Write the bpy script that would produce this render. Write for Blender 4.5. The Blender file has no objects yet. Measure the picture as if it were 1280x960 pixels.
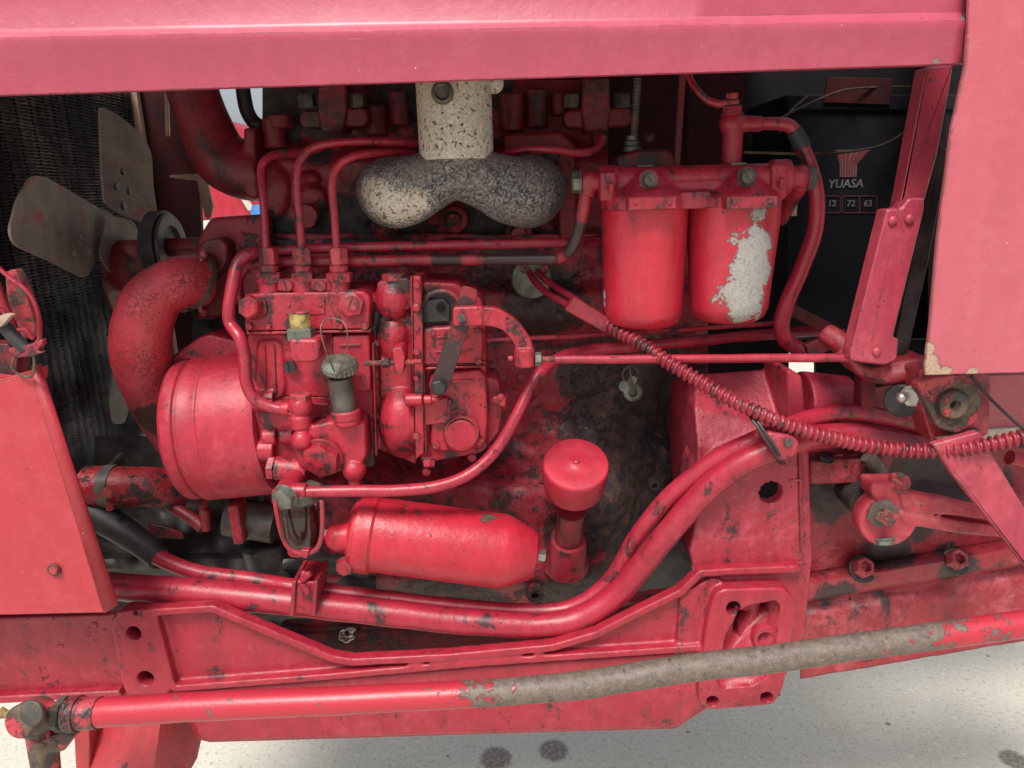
import bpy, bmesh, math, random
from mathutils import Vector as V, Matrix, Quaternion, noise as mn
random.seed(7)
sc = bpy.context.scene
R = math.radians
# ------------------------------------------------------------------ camera, sky, sun, exposure
FPX, DC, HC, PITCH, ROLL = 900.0, 0.80, 1.25, R(15), R(1.5)
C0 = V((0, -DC, HC))
_f = V((0, math.cos(PITCH), -math.sin(PITCH))); _r = V((1, 0, 0)); _u = V((0, math.sin(PITCH), math.cos(PITCH)))
rr = _r*math.cos(ROLL) - _u*math.sin(ROLL); uu = _u*math.cos(ROLL) + _r*math.sin(ROLL)
cam = bpy.data.cameras.new('camera'); co = bpy.data.objects.new('camera', cam); sc.collection.objects.link(co)
m = Matrix((rr, uu, -_f)).transposed().to_4x4(); m.translation = C0; co.matrix_world = m
cam.sensor_width = 36; cam.lens = 36*FPX/1280; cam.clip_start = 0.02; cam.clip_end = 500
sc.camera = co
SUN_EL, SUN_AZ = R(58), R(200)          # azimuth clockwise from +Y: light from behind the viewer, a little left
w = bpy.data.worlds.new('World'); sc.world = w; w.use_nodes = True
nt = w.node_tree; bg = nt.nodes['Background']; sky = nt.nodes.new('ShaderNodeTexSky'); sky.sky_type = 'NISHITA'
sky.sun_disc = False; sky.sun_elevation = SUN_EL; sky.sun_rotation = SUN_AZ; sky.dust_density = 4.0; sky.air_density = 1.0; sky.ozone_density = 1.0
hsv = nt.nodes.new('ShaderNodeHueSaturation'); hsv.inputs['Saturation'].default_value = 0.42
nt.links.new(sky.outputs[0], hsv.inputs['Color']); nt.links.new(hsv.outputs[0], bg.inputs[0]); bg.inputs[1].default_value = 0.095
sl = bpy.data.lights.new('sun', 'SUN'); sl.energy = 2.4; sl.angle = R(18); sl.color = (1, .955, .89)
so = bpy.data.objects.new('sun', sl); sc.collection.objects.link(so)
sdir = V((math.sin(SUN_AZ)*math.cos(SUN_EL), math.cos(SUN_AZ)*math.cos(SUN_EL), math.sin(SUN_EL)))
so.rotation_euler = sdir.to_track_quat('Z', 'Y').to_euler(); so.location = (0, -3, 4)
sc.view_settings.view_transform = 'Standard'; sc.view_settings.look = 'None'; sc.view_settings.gamma = 1
sc.view_settings.exposure = 0.66

# ------------------------------------------------------------------ projection helpers: photo pixel + real depth -> point
def ray(px, py): return _f*FPX + rr*(px-640) + uu*(480-py)
def P(px, py, Y=0.0):
    d = ray(px, py); return C0 + d*((Y+DC)/d.y)
def K(px, py, Y=0.0): return (Y+DC)/ray(px, py).y          # metres per pixel there
def PX(px, py, X):
    d = ray(px, py); return C0 + d*(X/d.x)

# ------------------------------------------------------------------ mesh helpers
class G:
    def __init__(s): s.v = []; s.f = []
    def add(s, vs, fs):
        b = len(s.v); s.v += [V(p) for p in vs]; s.f += [tuple(b+i for i in f) for f in fs]; return s
def frame(axis, up=None):
    a = V(axis).normalized(); ref = V(up) if up is not None else (V((0, 0, 1)) if abs(a.z) < .9 else V((0, -1, 0)))
    x = ref.cross(a).normalized(); y = a.cross(x).normalized(); return x, y, a
def lathe(g, o, axis, prof, n=24, phase=0.0, up=None):
    x, y, a = frame(axis, up); vs = []; fs = []; o = V(o)
    for r, h in prof:
        for i in range(n):
            t = 2*math.pi*i/n+phase; vs.append(o+a*h+(x*math.cos(t)+y*math.sin(t))*r)
    for k in range(len(prof)-1):
        for i in range(n):
            j = (i+1) % n; fs.append((k*n+i, k*n+j, (k+1)*n+j, (k+1)*n+i))
    fs.append(tuple(reversed(range(n)))); L = (len(prof)-1)*n; fs.append(tuple(L+i for i in range(n)))
    return g.add(vs, fs)
def cyl(g, o, axis, r, h, n=24, b=None, up=None, phase=0.0):
    b = min(r, h)*.12 if b is None else b
    return lathe(g, o, axis, [(r-b, 0), (r, b), (r, h-b), (r-b, h)] if b > 0 else [(r, 0), (r, h)], n, phase, up)
def hexb(g, o, axis, r, h, phase=0.0, washer=True, up=None):
    """hexagon head with chamfered corners, washer under it"""
    if washer: cyl(g, V(o)-V(axis).normalized()*r*.12, axis, r*1.12, r*.14, 24, None, up)
    return lathe(g, o, axis, [(r, 0), (r, h*.86), (r*.86, h)], 6, phase, up)
def sph(g, c, r, s=(1, 1, 1), n=20, m_=12, rot=None):
    vs = []; fs = []; c = V(c)
    for k in range(1, m_):
        t = math.pi*k/m_
        for i in range(n):
            p = 2*math.pi*i/n; q = V((math.sin(t)*math.cos(p)*s[0], math.sin(t)*math.sin(p)*s[1], math.cos(t)*s[2]))*r
            if rot: q = rot @ q
            vs.append(c+q)
    for k in range(m_-2):
        for i in range(n): j = (i+1) % n; fs.append((k*n+i, (k+1)*n+i, (k+1)*n+j, k*n+j))
    q0 = V((0, 0, s[2]*r)); q0 = rot @ q0 if rot else q0
    t0 = len(vs); vs += [c+q0, c-q0]; L = (m_-2)*n
    for i in range(n): j = (i+1) % n; fs += [(t0, i, j), (t0+1, L+j, L+i)]
    return g.add(vs, fs)
def catmull(pts, sub=6):
    if len(pts) < 3: return [tuple(p) for p in pts]
    out = []; n = len(pts); Q = [[float(x) for x in p] for p in pts]
    for i in range(n-1):
        p0 = Q[max(i-1, 0)]; p1 = Q[i]; p2 = Q[i+1]; p3 = Q[min(i+2, n-1)]
        for s in range(sub):
            t = s/sub
            out.append(tuple(.5*((2*b)+(-a+c)*t+(2*a-5*b+4*c-d)*t*t+(-a+3*b-3*c+d)*t**3) for a, b, c, d in zip(p0, p1, p2, p3)))
    out.append(tuple(Q[-1])); return out
def sweep(g, pts, rad, n=14):
    """tube along 3-D points with a radius each, closed ends"""
    pts = [V(p) for p in pts]; N = len(pts)
    tans = [(pts[min(i+1, N-1)]-pts[max(i-1, 0)]).normalized() for i in range(N)]
    x, y, _ = frame(tans[0]); vs = []; fs = []
    for i in range(N):
        if i: q = tans[i-1].rotation_difference(tans[i]); x = q @ x; y = q @ y
        for k in range(n):
            t = 2*math.pi*k/n; vs.append(pts[i]+(x*math.cos(t)+y*math.sin(t))*rad[i])
    for i in range(N-1):
        for k in range(n): j = (k+1) % n; fs.append((i*n+k, i*n+j, (i+1)*n+j, (i+1)*n+k))
    fs.append(tuple(reversed(range(n)))); fs.append(tuple((N-1)*n+i for i in range(n)))
    return g.add(vs, fs)
def pipe(g, pts, n=14, sub=7):
    """pts: (px, py, Y, radius in px)"""
    q = catmull(pts, sub); return sweep(g, [P(a+.5*mn.noise(V((a*.02, b*.02, 1))), b+.8*mn.noise(V((a*.025, b*.025, 7))), c) for a, b, c, r in q], [r*(1+.035*mn.noise(V((a*.04, b*.04, 3))))*K(a, b, c) for a, b, c, r in q], n)
def offset2(p, d):
    n = len(p); A = sum(p[i][0]*p[(i+1) % n][1]-p[(i+1) % n][0]*p[i][1] for i in range(n)); s = 1 if A > 0 else -1; out = []
    for i in range(n):
        a = V(p[i-1]); b = V(p[i]); c = V(p[(i+1) % n]); e1 = (b-a).normalized(); e2 = (c-b).normalized()
        n1 = V((-e1.y, e1.x))*s; n2 = V((-e2.y, e2.x))*s; mm = (n1+n2)
        if mm.length < 1e-6: mm = n1
        mm.normalize(); out.append(b+mm*(d/max(.35, mm.dot(n1))))
    return [tuple(o) for o in out]
def rnd(p, r, seg=4):
    """round the corners of a pixel outline"""
    out = []; n = len(p)
    for i in range(n):
        a = V(p[i-1]); b = V(p[i]); c = V(p[(i+1) % n]); d1 = (a-b); d2 = (c-b); q = min(r, d1.length*.45, d2.length*.45)
        s = b+d1.normalized()*q; e = b+d2.normalized()*q
        for k in range(seg+1): t = k/seg; out.append(tuple(s*(1-t)**2+b*2*t*(1-t)+e*t*t))
    return out
def poly(g, pts, Y, th, bev=1.5, rd=0):
    """slab whose front face has this pixel outline at depth Y, th metres thick, straight back"""
    if rd: pts = rnd(pts, rd)
    n = len(pts); o = [P(a, b, Y) for a, b in pts]; bm_ = bev*K(pts[0][0], pts[0][1], Y)
    if bev > 0:
        ins = offset2([(p.x, p.z) for p in o], bm_); fr = [V((a, Y, b)) for a, b in ins]; mid = [p+V((0, bm_, 0)) for p in o]
        rings = [fr, mid, [p+V((0, th, 0)) for p in o]]
    else: rings = [o, [p+V((0, th, 0)) for p in o]]
    vs = [p for r_ in rings for p in r_]; fs = [tuple(range(n)), tuple(reversed(range((len(rings)-1)*n, len(rings)*n)))]
    for k in range(len(rings)-1):
        for i in range(n): j = (i+1) % n; fs.append((k*n+i, (k+1)*n+i, (k+1)*n+j, k*n+j))
    return g.add(vs, fs)
def slab3(g, pts, vec, bev=0):
    n = len(pts); vec = V(vec); vs = [V(p) for p in pts]+[V(p)+vec for p in pts]
    fs = [tuple(range(n)), tuple(reversed(range(n, 2*n)))]+[(i, n+i, n+(i+1) % n, (i+1) % n) for i in range(n)]
    return g.add(vs, fs)
def bar(g, a, b, wpx, Y, th, bev=1.5, end=0):
    """flat bar between two pixels; end=1 rounds the ends"""
    A = V(a); B = V(b); d = (B-A).normalized(); nn = V((-d.y, d.x))*wpx/2; pts = []
    if end:
        for c, s in ((A, 1), (B, -1)):
            for k in range(9):
                t = math.pi*k/8; pts.append(tuple(c+(nn*math.cos(t)*s - d*s*wpx/2*math.sin(t))))
    else: pts = [tuple(A+nn), tuple(A-nn), tuple(B-nn), tuple(B+nn)]
    return poly(g, pts, Y, th, bev)

WO = {}
def fixn(me):
    bm = bmesh.new(); bm.from_mesh(me); bmesh.ops.recalc_face_normals(bm, faces=bm.faces); bm.to_mesh(me); bm.free()
def link(name, me, mat, parent, cen):
    o = bpy.data.objects.new(name, me); sc.collection.objects.link(o)
    if not me.materials: me.materials.append(mat)
    if parent is not None: o.parent = parent; o.location = cen-WO[parent.name]
    else: o.location = cen
    WO[o.name] = cen; return o
def obj(name, g, mat, parent=None, ang=38, fuse=0, sm=4, cut=None, label=None, origin=None):
    me = bpy.data.meshes.new(name); me.from_pydata([tuple(p) for p in g.v], [], g.f); me.update(); fixn(me)
    if fuse:
        t = bpy.data.objects.new('t', me); sc.collection.objects.link(t)
        md = t.modifiers.new('r', 'REMESH'); md.mode = 'VOXEL'; md.voxel_size = fuse; md.adaptivity = 0
        if cut:
            cobs = []
            for cg in cut:
                cm = bpy.data.meshes.new('c'); cm.from_pydata([tuple(p) for p in cg.v], [], cg.f); fixn(cm)
                c = bpy.data.objects.new('c', cm); sc.collection.objects.link(c); cobs.append(c)
                b = t.modifiers.new('b', 'BOOLEAN'); b.object = c; b.operation = 'DIFFERENCE'; b.solver = 'EXACT'
        if sm: s = t.modifiers.new('s', 'SMOOTH'); s.iterations = sm; s.factor = .5
        dg = bpy.context.evaluated_depsgraph_get(); me2 = bpy.data.meshes.new_from_object(t.evaluated_get(dg))
        bpy.data.objects.remove(t)
        for c in (cobs if cut else []): bpy.data.objects.remove(c)
        me2.name = name; me = me2; me.materials.clear()
    cs = [v.co for v in me.vertices]
    cen = V(origin) if origin is not None else V([(min(c[i] for c in cs)+max(c[i] for c in cs))/2 for i in range(3)])
    me.transform(Matrix.Translation(-cen)); me.shade_smooth()
    if not fuse: me.set_sharp_from_angle(angle=R(ang))
    o = link(name, me, mat, parent, cen)
    if label: o['label'] = label
    return o
def text_mesh(s, size, org, xdir, ydir, ext=.0006, shear=0.0):
    cu = bpy.data.curves.new('t', 'FONT'); cu.body = s; cu.size = size; cu.extrude = ext; cu.align_x = 'CENTER'; cu.align_y = 'CENTER'; cu.shear = shear; cu.offset = size*.012; cu.resolution_u = 3
    t = bpy.data.objects.new('t', cu); sc.collection.objects.link(t); dg = bpy.context.evaluated_depsgraph_get()
    me = bpy.data.meshes.new_from_object(t.evaluated_get(dg)); bpy.data.objects.remove(t)
    g = G(); x = V(xdir).normalized(); y = V(ydir).normalized(); z = x.cross(y)
    g.add([V(org)+x*v.co.x+y*v.co.y+z*v.co.z for v in me.vertices], [tuple(p.vertices) for p in me.polygons]); return g

# ------------------------------------------------------------------ materials
class N:
    def __init__(s, name):
        s.m = bpy.data.materials.new(name); s.m.use_nodes = True; s.t = s.m.node_tree; s.n = s.t.nodes
        s.b = s.n['Principled BSDF']; s.pos = s.n.new('ShaderNodeNewGeometry').outputs['Position']
    def lk(s, a, b): s.t.links.new(a, b)
    def setin(s, inp, v):
        if hasattr(v, 'is_output') or isinstance(v, bpy.types.NodeSocket): s.lk(v, inp)
        elif isinstance(v, (tuple, list)) and len(v) == 3 and inp.type == 'RGBA': inp.default_value = (*v, 1)
        else: inp.default_value = v
    def noise(s, scale, detail=4, rough=.55, dist=0.0, vec=None, off=0.0):
        n = s.n.new('ShaderNodeTexNoise'); n.inputs['Scale'].default_value = scale; n.inputs['Detail'].default_value = detail
        n.inputs['Roughness'].default_value = rough; n.inputs['Distortion'].default_value = dist
        v = vec or s.pos
        if off: a = s.n.new('ShaderNodeVectorMath'); a.operation = 'ADD'; s.lk(v, a.inputs[0]); a.inputs[1].default_value = (off, off*.7, -off); v = a.outputs[0]
        s.lk(v, n.inputs['Vector']); return n.outputs['Fac']
    def voro(s, scale, feat='F1', vec=None):
        n = s.n.new('ShaderNodeTexVoronoi'); n.feature = feat; n.inputs['Scale'].default_value = scale; s.lk(vec or s.pos, n.inputs['Vector']); return n.outputs['Distance']
    def mth(s, op, a, b=0.0, c=0.0, clamp=False):
        n = s.n.new('ShaderNodeMath'); n.operation = op; n.use_clamp = clamp; s.setin(n.inputs[0], a); s.setin(n.inputs[1], b)
        if op in ('MULTIPLY_ADD',): s.setin(n.inputs[2], c)
        return n.outputs[0]
    def step(s, v, lo, hi, a=0.0, b=1.0):
        n = s.n.new('ShaderNodeMapRange'); n.interpolation_type = 'SMOOTHSTEP'; s.setin(n.inputs[0], v)
        n.inputs[1].default_value = lo; n.inputs[2].default_value = hi; n.inputs[3].default_value = a; n.inputs[4].default_value = b; return n.outputs[0]
    def mix(s, f, a, b):
        n = s.n.new('ShaderNodeMix'); n.data_type = 'RGBA'; s.setin(n.inputs[0], f); s.setin(n.inputs[6], a); s.setin(n.inputs[7], b); return n.outputs[2]
    def field(s, spots):
        """soft blob field around world points: 1 at the middle, 0 at the radius"""
        acc = None
        for c, r in spots:
            d = s.n.new('ShaderNodeVectorMath'); d.operation = 'DISTANCE'; s.lk(s.pos, d.inputs[0]); d.inputs[1].default_value = tuple(c)
            f = s.mth('MULTIPLY_ADD', d.outputs['Value'], -1.0/r, 1.0); f = s.mth('MAXIMUM', f, 0.0)
            acc = f if acc is None else s.mth('MAXIMUM', acc, f)
        return acc
    def bump(s, h, dist=.001, strength=1.0, prev=None):
        n = s.n.new('ShaderNodeBump'); n.inputs['Distance'].default_value = dist; n.inputs['Strength'].default_value = strength; s.lk(h, n.inputs['Height'])
        if prev: s.lk(prev, n.inputs['Normal'])
        return n.outputs[0]
def spots(l): return [(P(a, b, Y), r*K(a, b, Y)) for a, b, Y, r in l]
RED = (.38, .015, .036)
def paint(name, col=RED, col2=None, rough=.36, chips=.3, cs=45, grime=.3, gs=11, under=(.034, .029, .026), under2=(.11, .08, .055),
          bare=None, soot=None, crack=0, lump=1.0, fade=0.08, fadecol=(.55, .10, .13), gcol=(.016, .011, .011), primer=None, primercol=(.55, .5, .42), coat=.09, edge=.5, pits=.5, scratch=0, var=.80):
    s = N(name); col2 = col2 or tuple(c*.68 for c in col)
    fn = s.noise(160, 5, .7); big = s.noise(9, 4, .6, off=6)
    st = s.n.new('ShaderNodeVectorMath'); st.operation = 'MULTIPLY'; s.lk(s.pos, st.inputs[0]); st.inputs[1].default_value = (1, 1, .2); run = st.outputs[0]
    base = s.mix(s.step(s.noise(40, 7, .75, .2, run), .38, .62), col, tuple(c*var for c in col))
    base = s.mix(s.mth('MULTIPLY', s.step(s.mth('ADD', s.noise(48, 8, .78, .3, off=3.1), s.mth('MULTIPLY', s.noise(9, 3, .5, off=3.3), .45)), .70, .90), min(1, fade*2.2)), base, fadecol)
    if scratch:
        sv = s.n.new('ShaderNodeMapping'); s.lk(s.pos, sv.inputs[0]); sv.inputs['Rotation'].default_value = (0, .5, 0); sv.inputs['Scale'].default_value = (9, 40, 420)
        sm_ = s.mth('MULTIPLY', s.step(s.noise(1.0, 3, .6, .8, sv.outputs[0]), .655, .68), s.step(s.noise(12, 3, off=3), .5, .6)); base = s.mix(s.mth('MULTIPLY', sm_, scratch*.4), base, (.72, .42, .44))
        dots = s.step(s.voro(62), .030, .045, 1, 0); base = s.mix(s.mth('MULTIPLY', s.mth('MULTIPLY', dots, s.step(s.noise(30, 2, off=12), .55, .6)), .8), base, (.75, .62, .58))
    # thin oily film: darkens and desaturates in soft streaky blotches
    gn = s.mth('ADD', s.mth('MULTIPLY', s.noise(gs, 9, .74, .6, off=1.7), .6), s.mth('MULTIPLY', s.noise(gs*1.9, 8, .72, .3, run, off=.4), .4))
    if soot: gn = s.mth('ADD', gn, s.mth('MULTIPLY', s.field(spots(soot)), .42))
    film = s.step(s.mth('ADD', gn, s.mth('MULTIPLY', fn, .25)), .62-.05*grime, .80-.06*grime)
    if grime > 0 or soot: base = s.mix(s.mth('MULTIPLY', film, min(.8, .04+.45*grime)), base, tuple(c*.30+.004 for c in col))
    lo = .600-.075*grime
    gm = s.mth('MULTIPLY', s.step(gn, lo, lo+.045), s.step(s.mth('ADD', fn, s.mth('MULTIPLY', gn, .8)), .74, .98))
    if grime <= 0 and not soot: gm = s.mth('MULTIPLY', gm, 0.0)
    base = s.mix(s.mth('MULTIPLY', gm, .93), base, s.mix(fn, gcol, tuple(c*2.1 for c in gcol)))
    # chips through to metal, larger ones and pin-head ones
    cn = s.mth('ADD', s.noise(cs, 8, .68, .35, off=5.3), s.mth('MULTIPLY_ADD', big, .42, -.21))
    if bare: cn = s.mth('ADD', cn, s.mth('MULTIPLY', s.field(spots(bare)), .34))
    thr = .765-.13*chips
    ch = s.step(cn, thr, thr+.010)
    lip = s.step(cn, thr-.022, thr)
    if pits > 0:
        pt = s.step(s.mth('ADD', s.noise(150, 5, .6, .2, off=7.7), s.mth('MULTIPLY', big, .35)), .895-.05*pits, .91-.05*pits)
        ch = s.mth('MAXIMUM', ch, pt)
    if edge > 0:  # worn corners; inner creases darken too, painted in place of crevice shade
        bv = s.n.new('ShaderNodeBevel'); bv.samples = 3; bv.inputs['Radius'].default_value = .0022
        gg = s.n.new('ShaderNodeNewGeometry'); dt = s.n.new('ShaderNodeVectorMath'); dt.operation = 'DOT_PRODUCT'; s.lk(bv.outputs[0], dt.inputs[0]); s.lk(gg.outputs['Normal'], dt.inputs[1])
        e = s.mth('SUBTRACT', 1.0, dt.outputs['Value']); e = s.mth('MULTIPLY', s.step(e, .01, .10), s.step(s.mth('ADD', s.noise(48, 7, .75, .3, off=8.8), s.mth('MULTIPLY', big, .5)), .80-.12*edge, .84-.12*edge))
        ch = s.mth('MAXIMUM', ch, e)
    und = s.mix(s.step(s.noise(60, 6, .7, off=8), .4, .62), under, under2)
    base = s.mix(ch, base, und)
    if primer:
        pn = s.mth('ADD', s.mth('MULTIPLY_ADD', s.noise(60, 9, .8, .5, off=9.2), 1.7, -.35), s.mth('MULTIPLY', s.field(spots(primer)), 1.0))
        pm = s.step(pn, .92, .96); base = s.mix(pm, base, s.mix(s.step(s.noise(330, 5, .8), .44, .66), primercol, tuple(c*.62 for c in primercol)))
        ch = s.mth('MAXIMUM', ch, pm)
    h = s.mth('MULTIPLY_ADD', ch, -.5, s.mth('MULTIPLY', s.noise(36, 4, .55), .6*lump))
    h = s.mth('MULTIPLY_ADD', s.noise(95, 4, .55, off=2.2), .5*lump, h)
    h = s.mth('MULTIPLY_ADD', fn, .22*lump, h); h = s.mth('MULTIPLY_ADD', s.noise(300, 3, .6), .16*lump, h)
    h = s.mth('MULTIPLY_ADD', lip, .34, h)
    if crack:
        wv = s.n.new('ShaderNodeVectorMath'); wv.operation = 'ADD'; s.lk(s.pos, wv.inputs[0]); nn = s.n.new('ShaderNodeTexNoise'); nn.inputs['Scale'].default_value = 90; nn.inputs['Detail'].default_value = 4; s.lk(s.pos, nn.inputs['Vector'])
        sc_ = s.n.new('ShaderNodeVectorMath'); sc_.operation = 'SCALE'; s.lk(nn.outputs['Color'], sc_.inputs[0]); sc_.inputs['Scale'].default_value = .016; s.lk(sc_.outputs[0], wv.inputs[1])
        v = s.voro(crack, 'DISTANCE_TO_EDGE', wv.outputs[0]); cm = s.step(v, .012, .045, 1, 0); cm = s.mth('MULTIPLY', cm, s.step(s.noise(22, 5, off=2), .42, .62))
        base = s.mix(s.mth('MULTIPLY', cm, .75), base, (.09, .012, .016)); h = s.mth('MULTIPLY_ADD', cm, -.5, h)
    s.lk(base, s.b.inputs['Base Color'])
    ro = s.mth('ADD', s.mth('MULTIPLY_ADD', s.noise(19, 5, off=4), .26, rough-.04), s.mth('MULTIPLY', ch, .25), clamp=True)
    s.lk(ro, s.b.inputs['Roughness']); s.b.inputs['Coat Weight'].default_value = coat; s.b.inputs['Coat Roughness'].default_value = .28
    s.lk(s.bump(h, .0016), s.b.inputs['Normal']); return s.m
def plain(name, c1, c2, ns=30, rough=.5, metal=0.0, bump=.4, c3=None, thr=.6, cs=60, coat=0):
    s = N(name); b = s.mix(s.step(s.noise(ns, 6, .65, .3), .35, .65), c1, c2)
    if c3: b = s.mix(s.step(s.noise(cs, 6, .7, off=4), thr, thr+.06), b, c3)
    s.lk(b, s.b.inputs['Base Color']); s.b.inputs['Metallic'].default_value = metal
    s.lk(s.mth('MULTIPLY_ADD', s.noise(40, 4), .25, rough-.12), s.b.inputs['Roughness'])
    s.lk(s.bump(s.noise(120, 6, .65), .001, bump), s.b.inputs['Normal']); s.b.inputs['Coat Weight'].default_value = coat; return s.m

M = {}
M['red'] = paint('red_paint', chips=.6, grime=.95, gs=26, edge=.9)
M['pump'] = paint('pump_paint', col=(.43, .016, .038), chips=.6, cs=60, grime=1.0, gs=30, lump=1.2, edge=1.15, soot=[(545, 385, 0, 30), (500, 350, 0, 20), (470, 400, .02, 22), (310, 560, .03, 35), (370, 410, 0, 24), (470, 590, .02, 40), (455, 470, 0, 14)])
M['pipe'] = paint('pipe_paint', col=(.38, .018, .042), chips=.6, cs=50, grime=.7, gs=24, lump=.6, rough=.3, edge=0)
M['pipe_sooty'] = paint('sooty_pipe_paint', col=(.34, .018, .035), chips=.3, grime=.8, lump=.6, edge=0, gs=24, soot=[(650, 320, .02, 60), (720, 300, .0, 30), (560, 322, .02, 26)])
M['deep'] = paint('oily_shade_dark_paint', col=(.20, .011, .02), chips=.7, cs=28, grime=1.25, gs=15, lump=1.4, rough=.42, fade=.03, edge=.6, under=(.025, .02, .02), under2=(.05, .035, .03))  # oily red, also darkened in the colour to stand in for bay shade
M['block'] = paint('flaking_block_paint', col=(.37, .018, .034), chips=1.15, cs=34, grime=1.35, gs=15, lump=2.0, rough=.45, under=(.026, .024, .028), under2=(.115, .06, .045), fade=.28, fadecol=(.40, .07, .11), edge=0, pits=1.6,
    soot=[(790, 560, .17, 95), (805, 620, .16, 90), (775, 520, .18, 80), (750, 470, .18, 60), (680, 385, .15, 60), (615, 590, .15, 34), (760, 735, .14, 80), (560, 745, .14, 80), (720, 660, .12, 50), (845, 520, .2, 80)],
    bare=[(755, 500, .18, 60), (700, 735, .12, 70), (745, 640, .13, 70), (745, 590, .15, 60), (575, 740, .12, 60), (800, 560, .17, 90), (690, 520, .17, 30), (620, 640, .11, 40)])
M['head'] = paint('flaking_head_paint', col=(.27, .013, .024), chips=.75, cs=24, grime=.8, lump=1.8, rough=.42, edge=0, under=(.022, .02, .022), under2=(.05, .045, .04), bare=[(430, 300, .16, 90), (340, 305, .16, 60), (600, 300, .16, 100), (640, 230, .16, 90), (480, 270, .16, 60), (400, 130, .2, 120), (560, 140, .2, 150)])  # flaking oily paint; base red also lowered in place of shade under the bonnet
M['hood'] = paint('chalky_hood_paint', col=(.40, .052, .094), col2=(.36, .045, .082), chips=-.2, cs=90, grime=0, fade=.07, fadecol=(.52, .13, .18), scratch=.5, var=.93, lump=.5, rough=.4, coat=.35, edge=.25, pits=0, primer=[(1150, 27, -.12, 7), (1204, 26, -.12, 10), (1120, 29, -.12, 5), (1170, 76, -.12, 6)], primercol=(.2, .16, .14))
M['panel'] = paint('faded_side_paint', col=(.47, .09, .12), col2=(.43, .08, .105), chips=-.1, cs=80, grime=0, fade=.08, fadecol=(.60, .19, .21), scratch=.5, var=.93, lump=.6, rough=.42, coat=.3, edge=.9, pits=.2,
    primer=[(1162, 462, -.13, 30), (1180, 466, -.13, 16), (1215, 467, -.13, 14), (1160, 435, -.13, 14)], primercol=(.42, .28, .20))
M['lpanel'] = paint('left_side_paint', col=(.44, .034, .048), col2=(.42, .034, .048), chips=0, cs=70, grime=0, fade=.1, lump=.7, rough=.36, edge=.5, pits=.25, scratch=.35, var=.93)
M['strut'] = paint('strut_paint', col=(.41, .045, .078), chips=.15, cs=60, grime=.1, fade=.18, lump=.6, edge=.4, bare=[(1140, 262, -.05, 14), (1150, 175, -.05, 10)])
M['rail'] = paint('frame_paint', col=(.35, .017, .036), chips=.35, cs=55, grime=.5, gs=26, lump=1.0, rough=.34, edge=.4, fade=.1, bare=[(60, 845, -.04, 22), (175, 770, -.06, 10)])
M['rail_r'] = paint('housing_paint', col=(.37, .024, .046), chips=.5, cs=50, grime=.7, gs=22, lump=1.3, rough=.36, fade=.2, fadecol=(.52, .13, .17), edge=.7, soot=[(1000, 760, -.02, 30), (845, 690, .0, 40), (900, 600, .02, 18), (1005, 800, -.02, 24)])
M['case'] = paint('gearcase_paint', col=(.31, .02, .034), chips=.6, cs=26, grime=.8, gs=15, lump=1.4, rough=.4, fade=.25, fadecol=(.48, .10, .11), edge=.3, soot=[(1040, 620, .03, 45), (1180, 600, .03, 80), (1110, 690, .03, 36), (1040, 742, .02, 30), (1190, 706, .02, 34), (1150, 650, .02, 40)], under=(.04, .03, .028))
M['can'] = paint('filter_paint', col=(.47, .016, .036), chips=.05, cs=70, grime=.2, lump=.6, rough=.28, fade=.05, edge=.2, pits=.3, soot=[(790, 272, -.05, 22)], primer=[(752, 368, .0, 12), (757, 380, .0, 8), (768, 394, .0, 9)], primercol=(.42, .44, .5))
M['drum'] = paint('drum_paint', col=(.43, .018, .042), chips=.2, cs=60, grime=.3, gs=24, lump=.7, rough=.4, fade=.14, edge=.7, pits=.4, coat=.05)
M['can2'] = paint('worn_filter_paint', col=(.45, .016, .036), chips=.1, cs=70, grime=.2, lump=.7, rough=.34, fade=.06, edge=.2,
    primer=[(938, 378, -.05, 66), (950, 340, -.05, 66), (955, 312, -.05, 54), (945, 290, -.05, 22), (952, 268, -.05, 24), (918, 300, -.05, 22), (905, 380, -.05, 40), (908, 330, -.05, 24)], primercol=(.335, .32, .295))
M['oilcan'] = paint('oil_filter_paint', col=(.46, .017, .036), chips=.45, cs=42, grime=.1, lump=.9, rough=.3, under=(.10, .075, .045), under2=(.04, .036, .03), edge=.3, bare=[(505, 636, -.03, 20), (610, 645, -.03, 22), (655, 690, -.03, 16), (635, 710, -.03, 12), (520, 642, -.03, 14)], primer=[(452, 688, -.03, 12)], primercol=(.45, .45, .48))
M['cap'] = paint('cap_paint', col=(.46, .022, .046), chips=-.1, grime=.1, lump=.5, rough=.34, fade=.05, edge=0, pits=.1)
M['hose'] = paint('cracked_hose_paint', col=(.47, .036, .052), chips=.35, cs=60, grime=.25, crack=150, lump=1.5, rough=.42, edge=0, soot=[(200, 515, .08, 40), (205, 345, .1, 26)])
M['lowhose'] = paint('flaking_hose_paint', col=(.3, .014, .022), chips=1.5, cs=48, grime=.9, lump=2, edge=0, under=(.012, .012, .013), under2=(.02, .02, .02))
M['joint'] = paint('worn_joint_paint', col=(.45, .045, .06), chips=1.5, cs=45, grime=1.0, gs=24, lump=1.5, edge=1.0, soot=[(40, 915, -.19, 24), (62, 880, -.19, 20), (70, 925, -.19, 26), (100, 890, -.19, 18)], bare=[(30, 880, -.19, 26), (60, 905, -.19, 30), (60, 945, -.18, 26), (1150, 520, -.09, 40), (1210, 500, -.1, 40), (1180, 540, -.1, 30)], under=(.05, .04, .033), under2=(.14, .095, .06))
M['axle'] = paint('axle_paint', col=(.42, .035, .045), chips=.75, cs=22, grime=.3, lump=1.0, under=(.09, .06, .05), under2=(.2, .12, .07))
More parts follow.
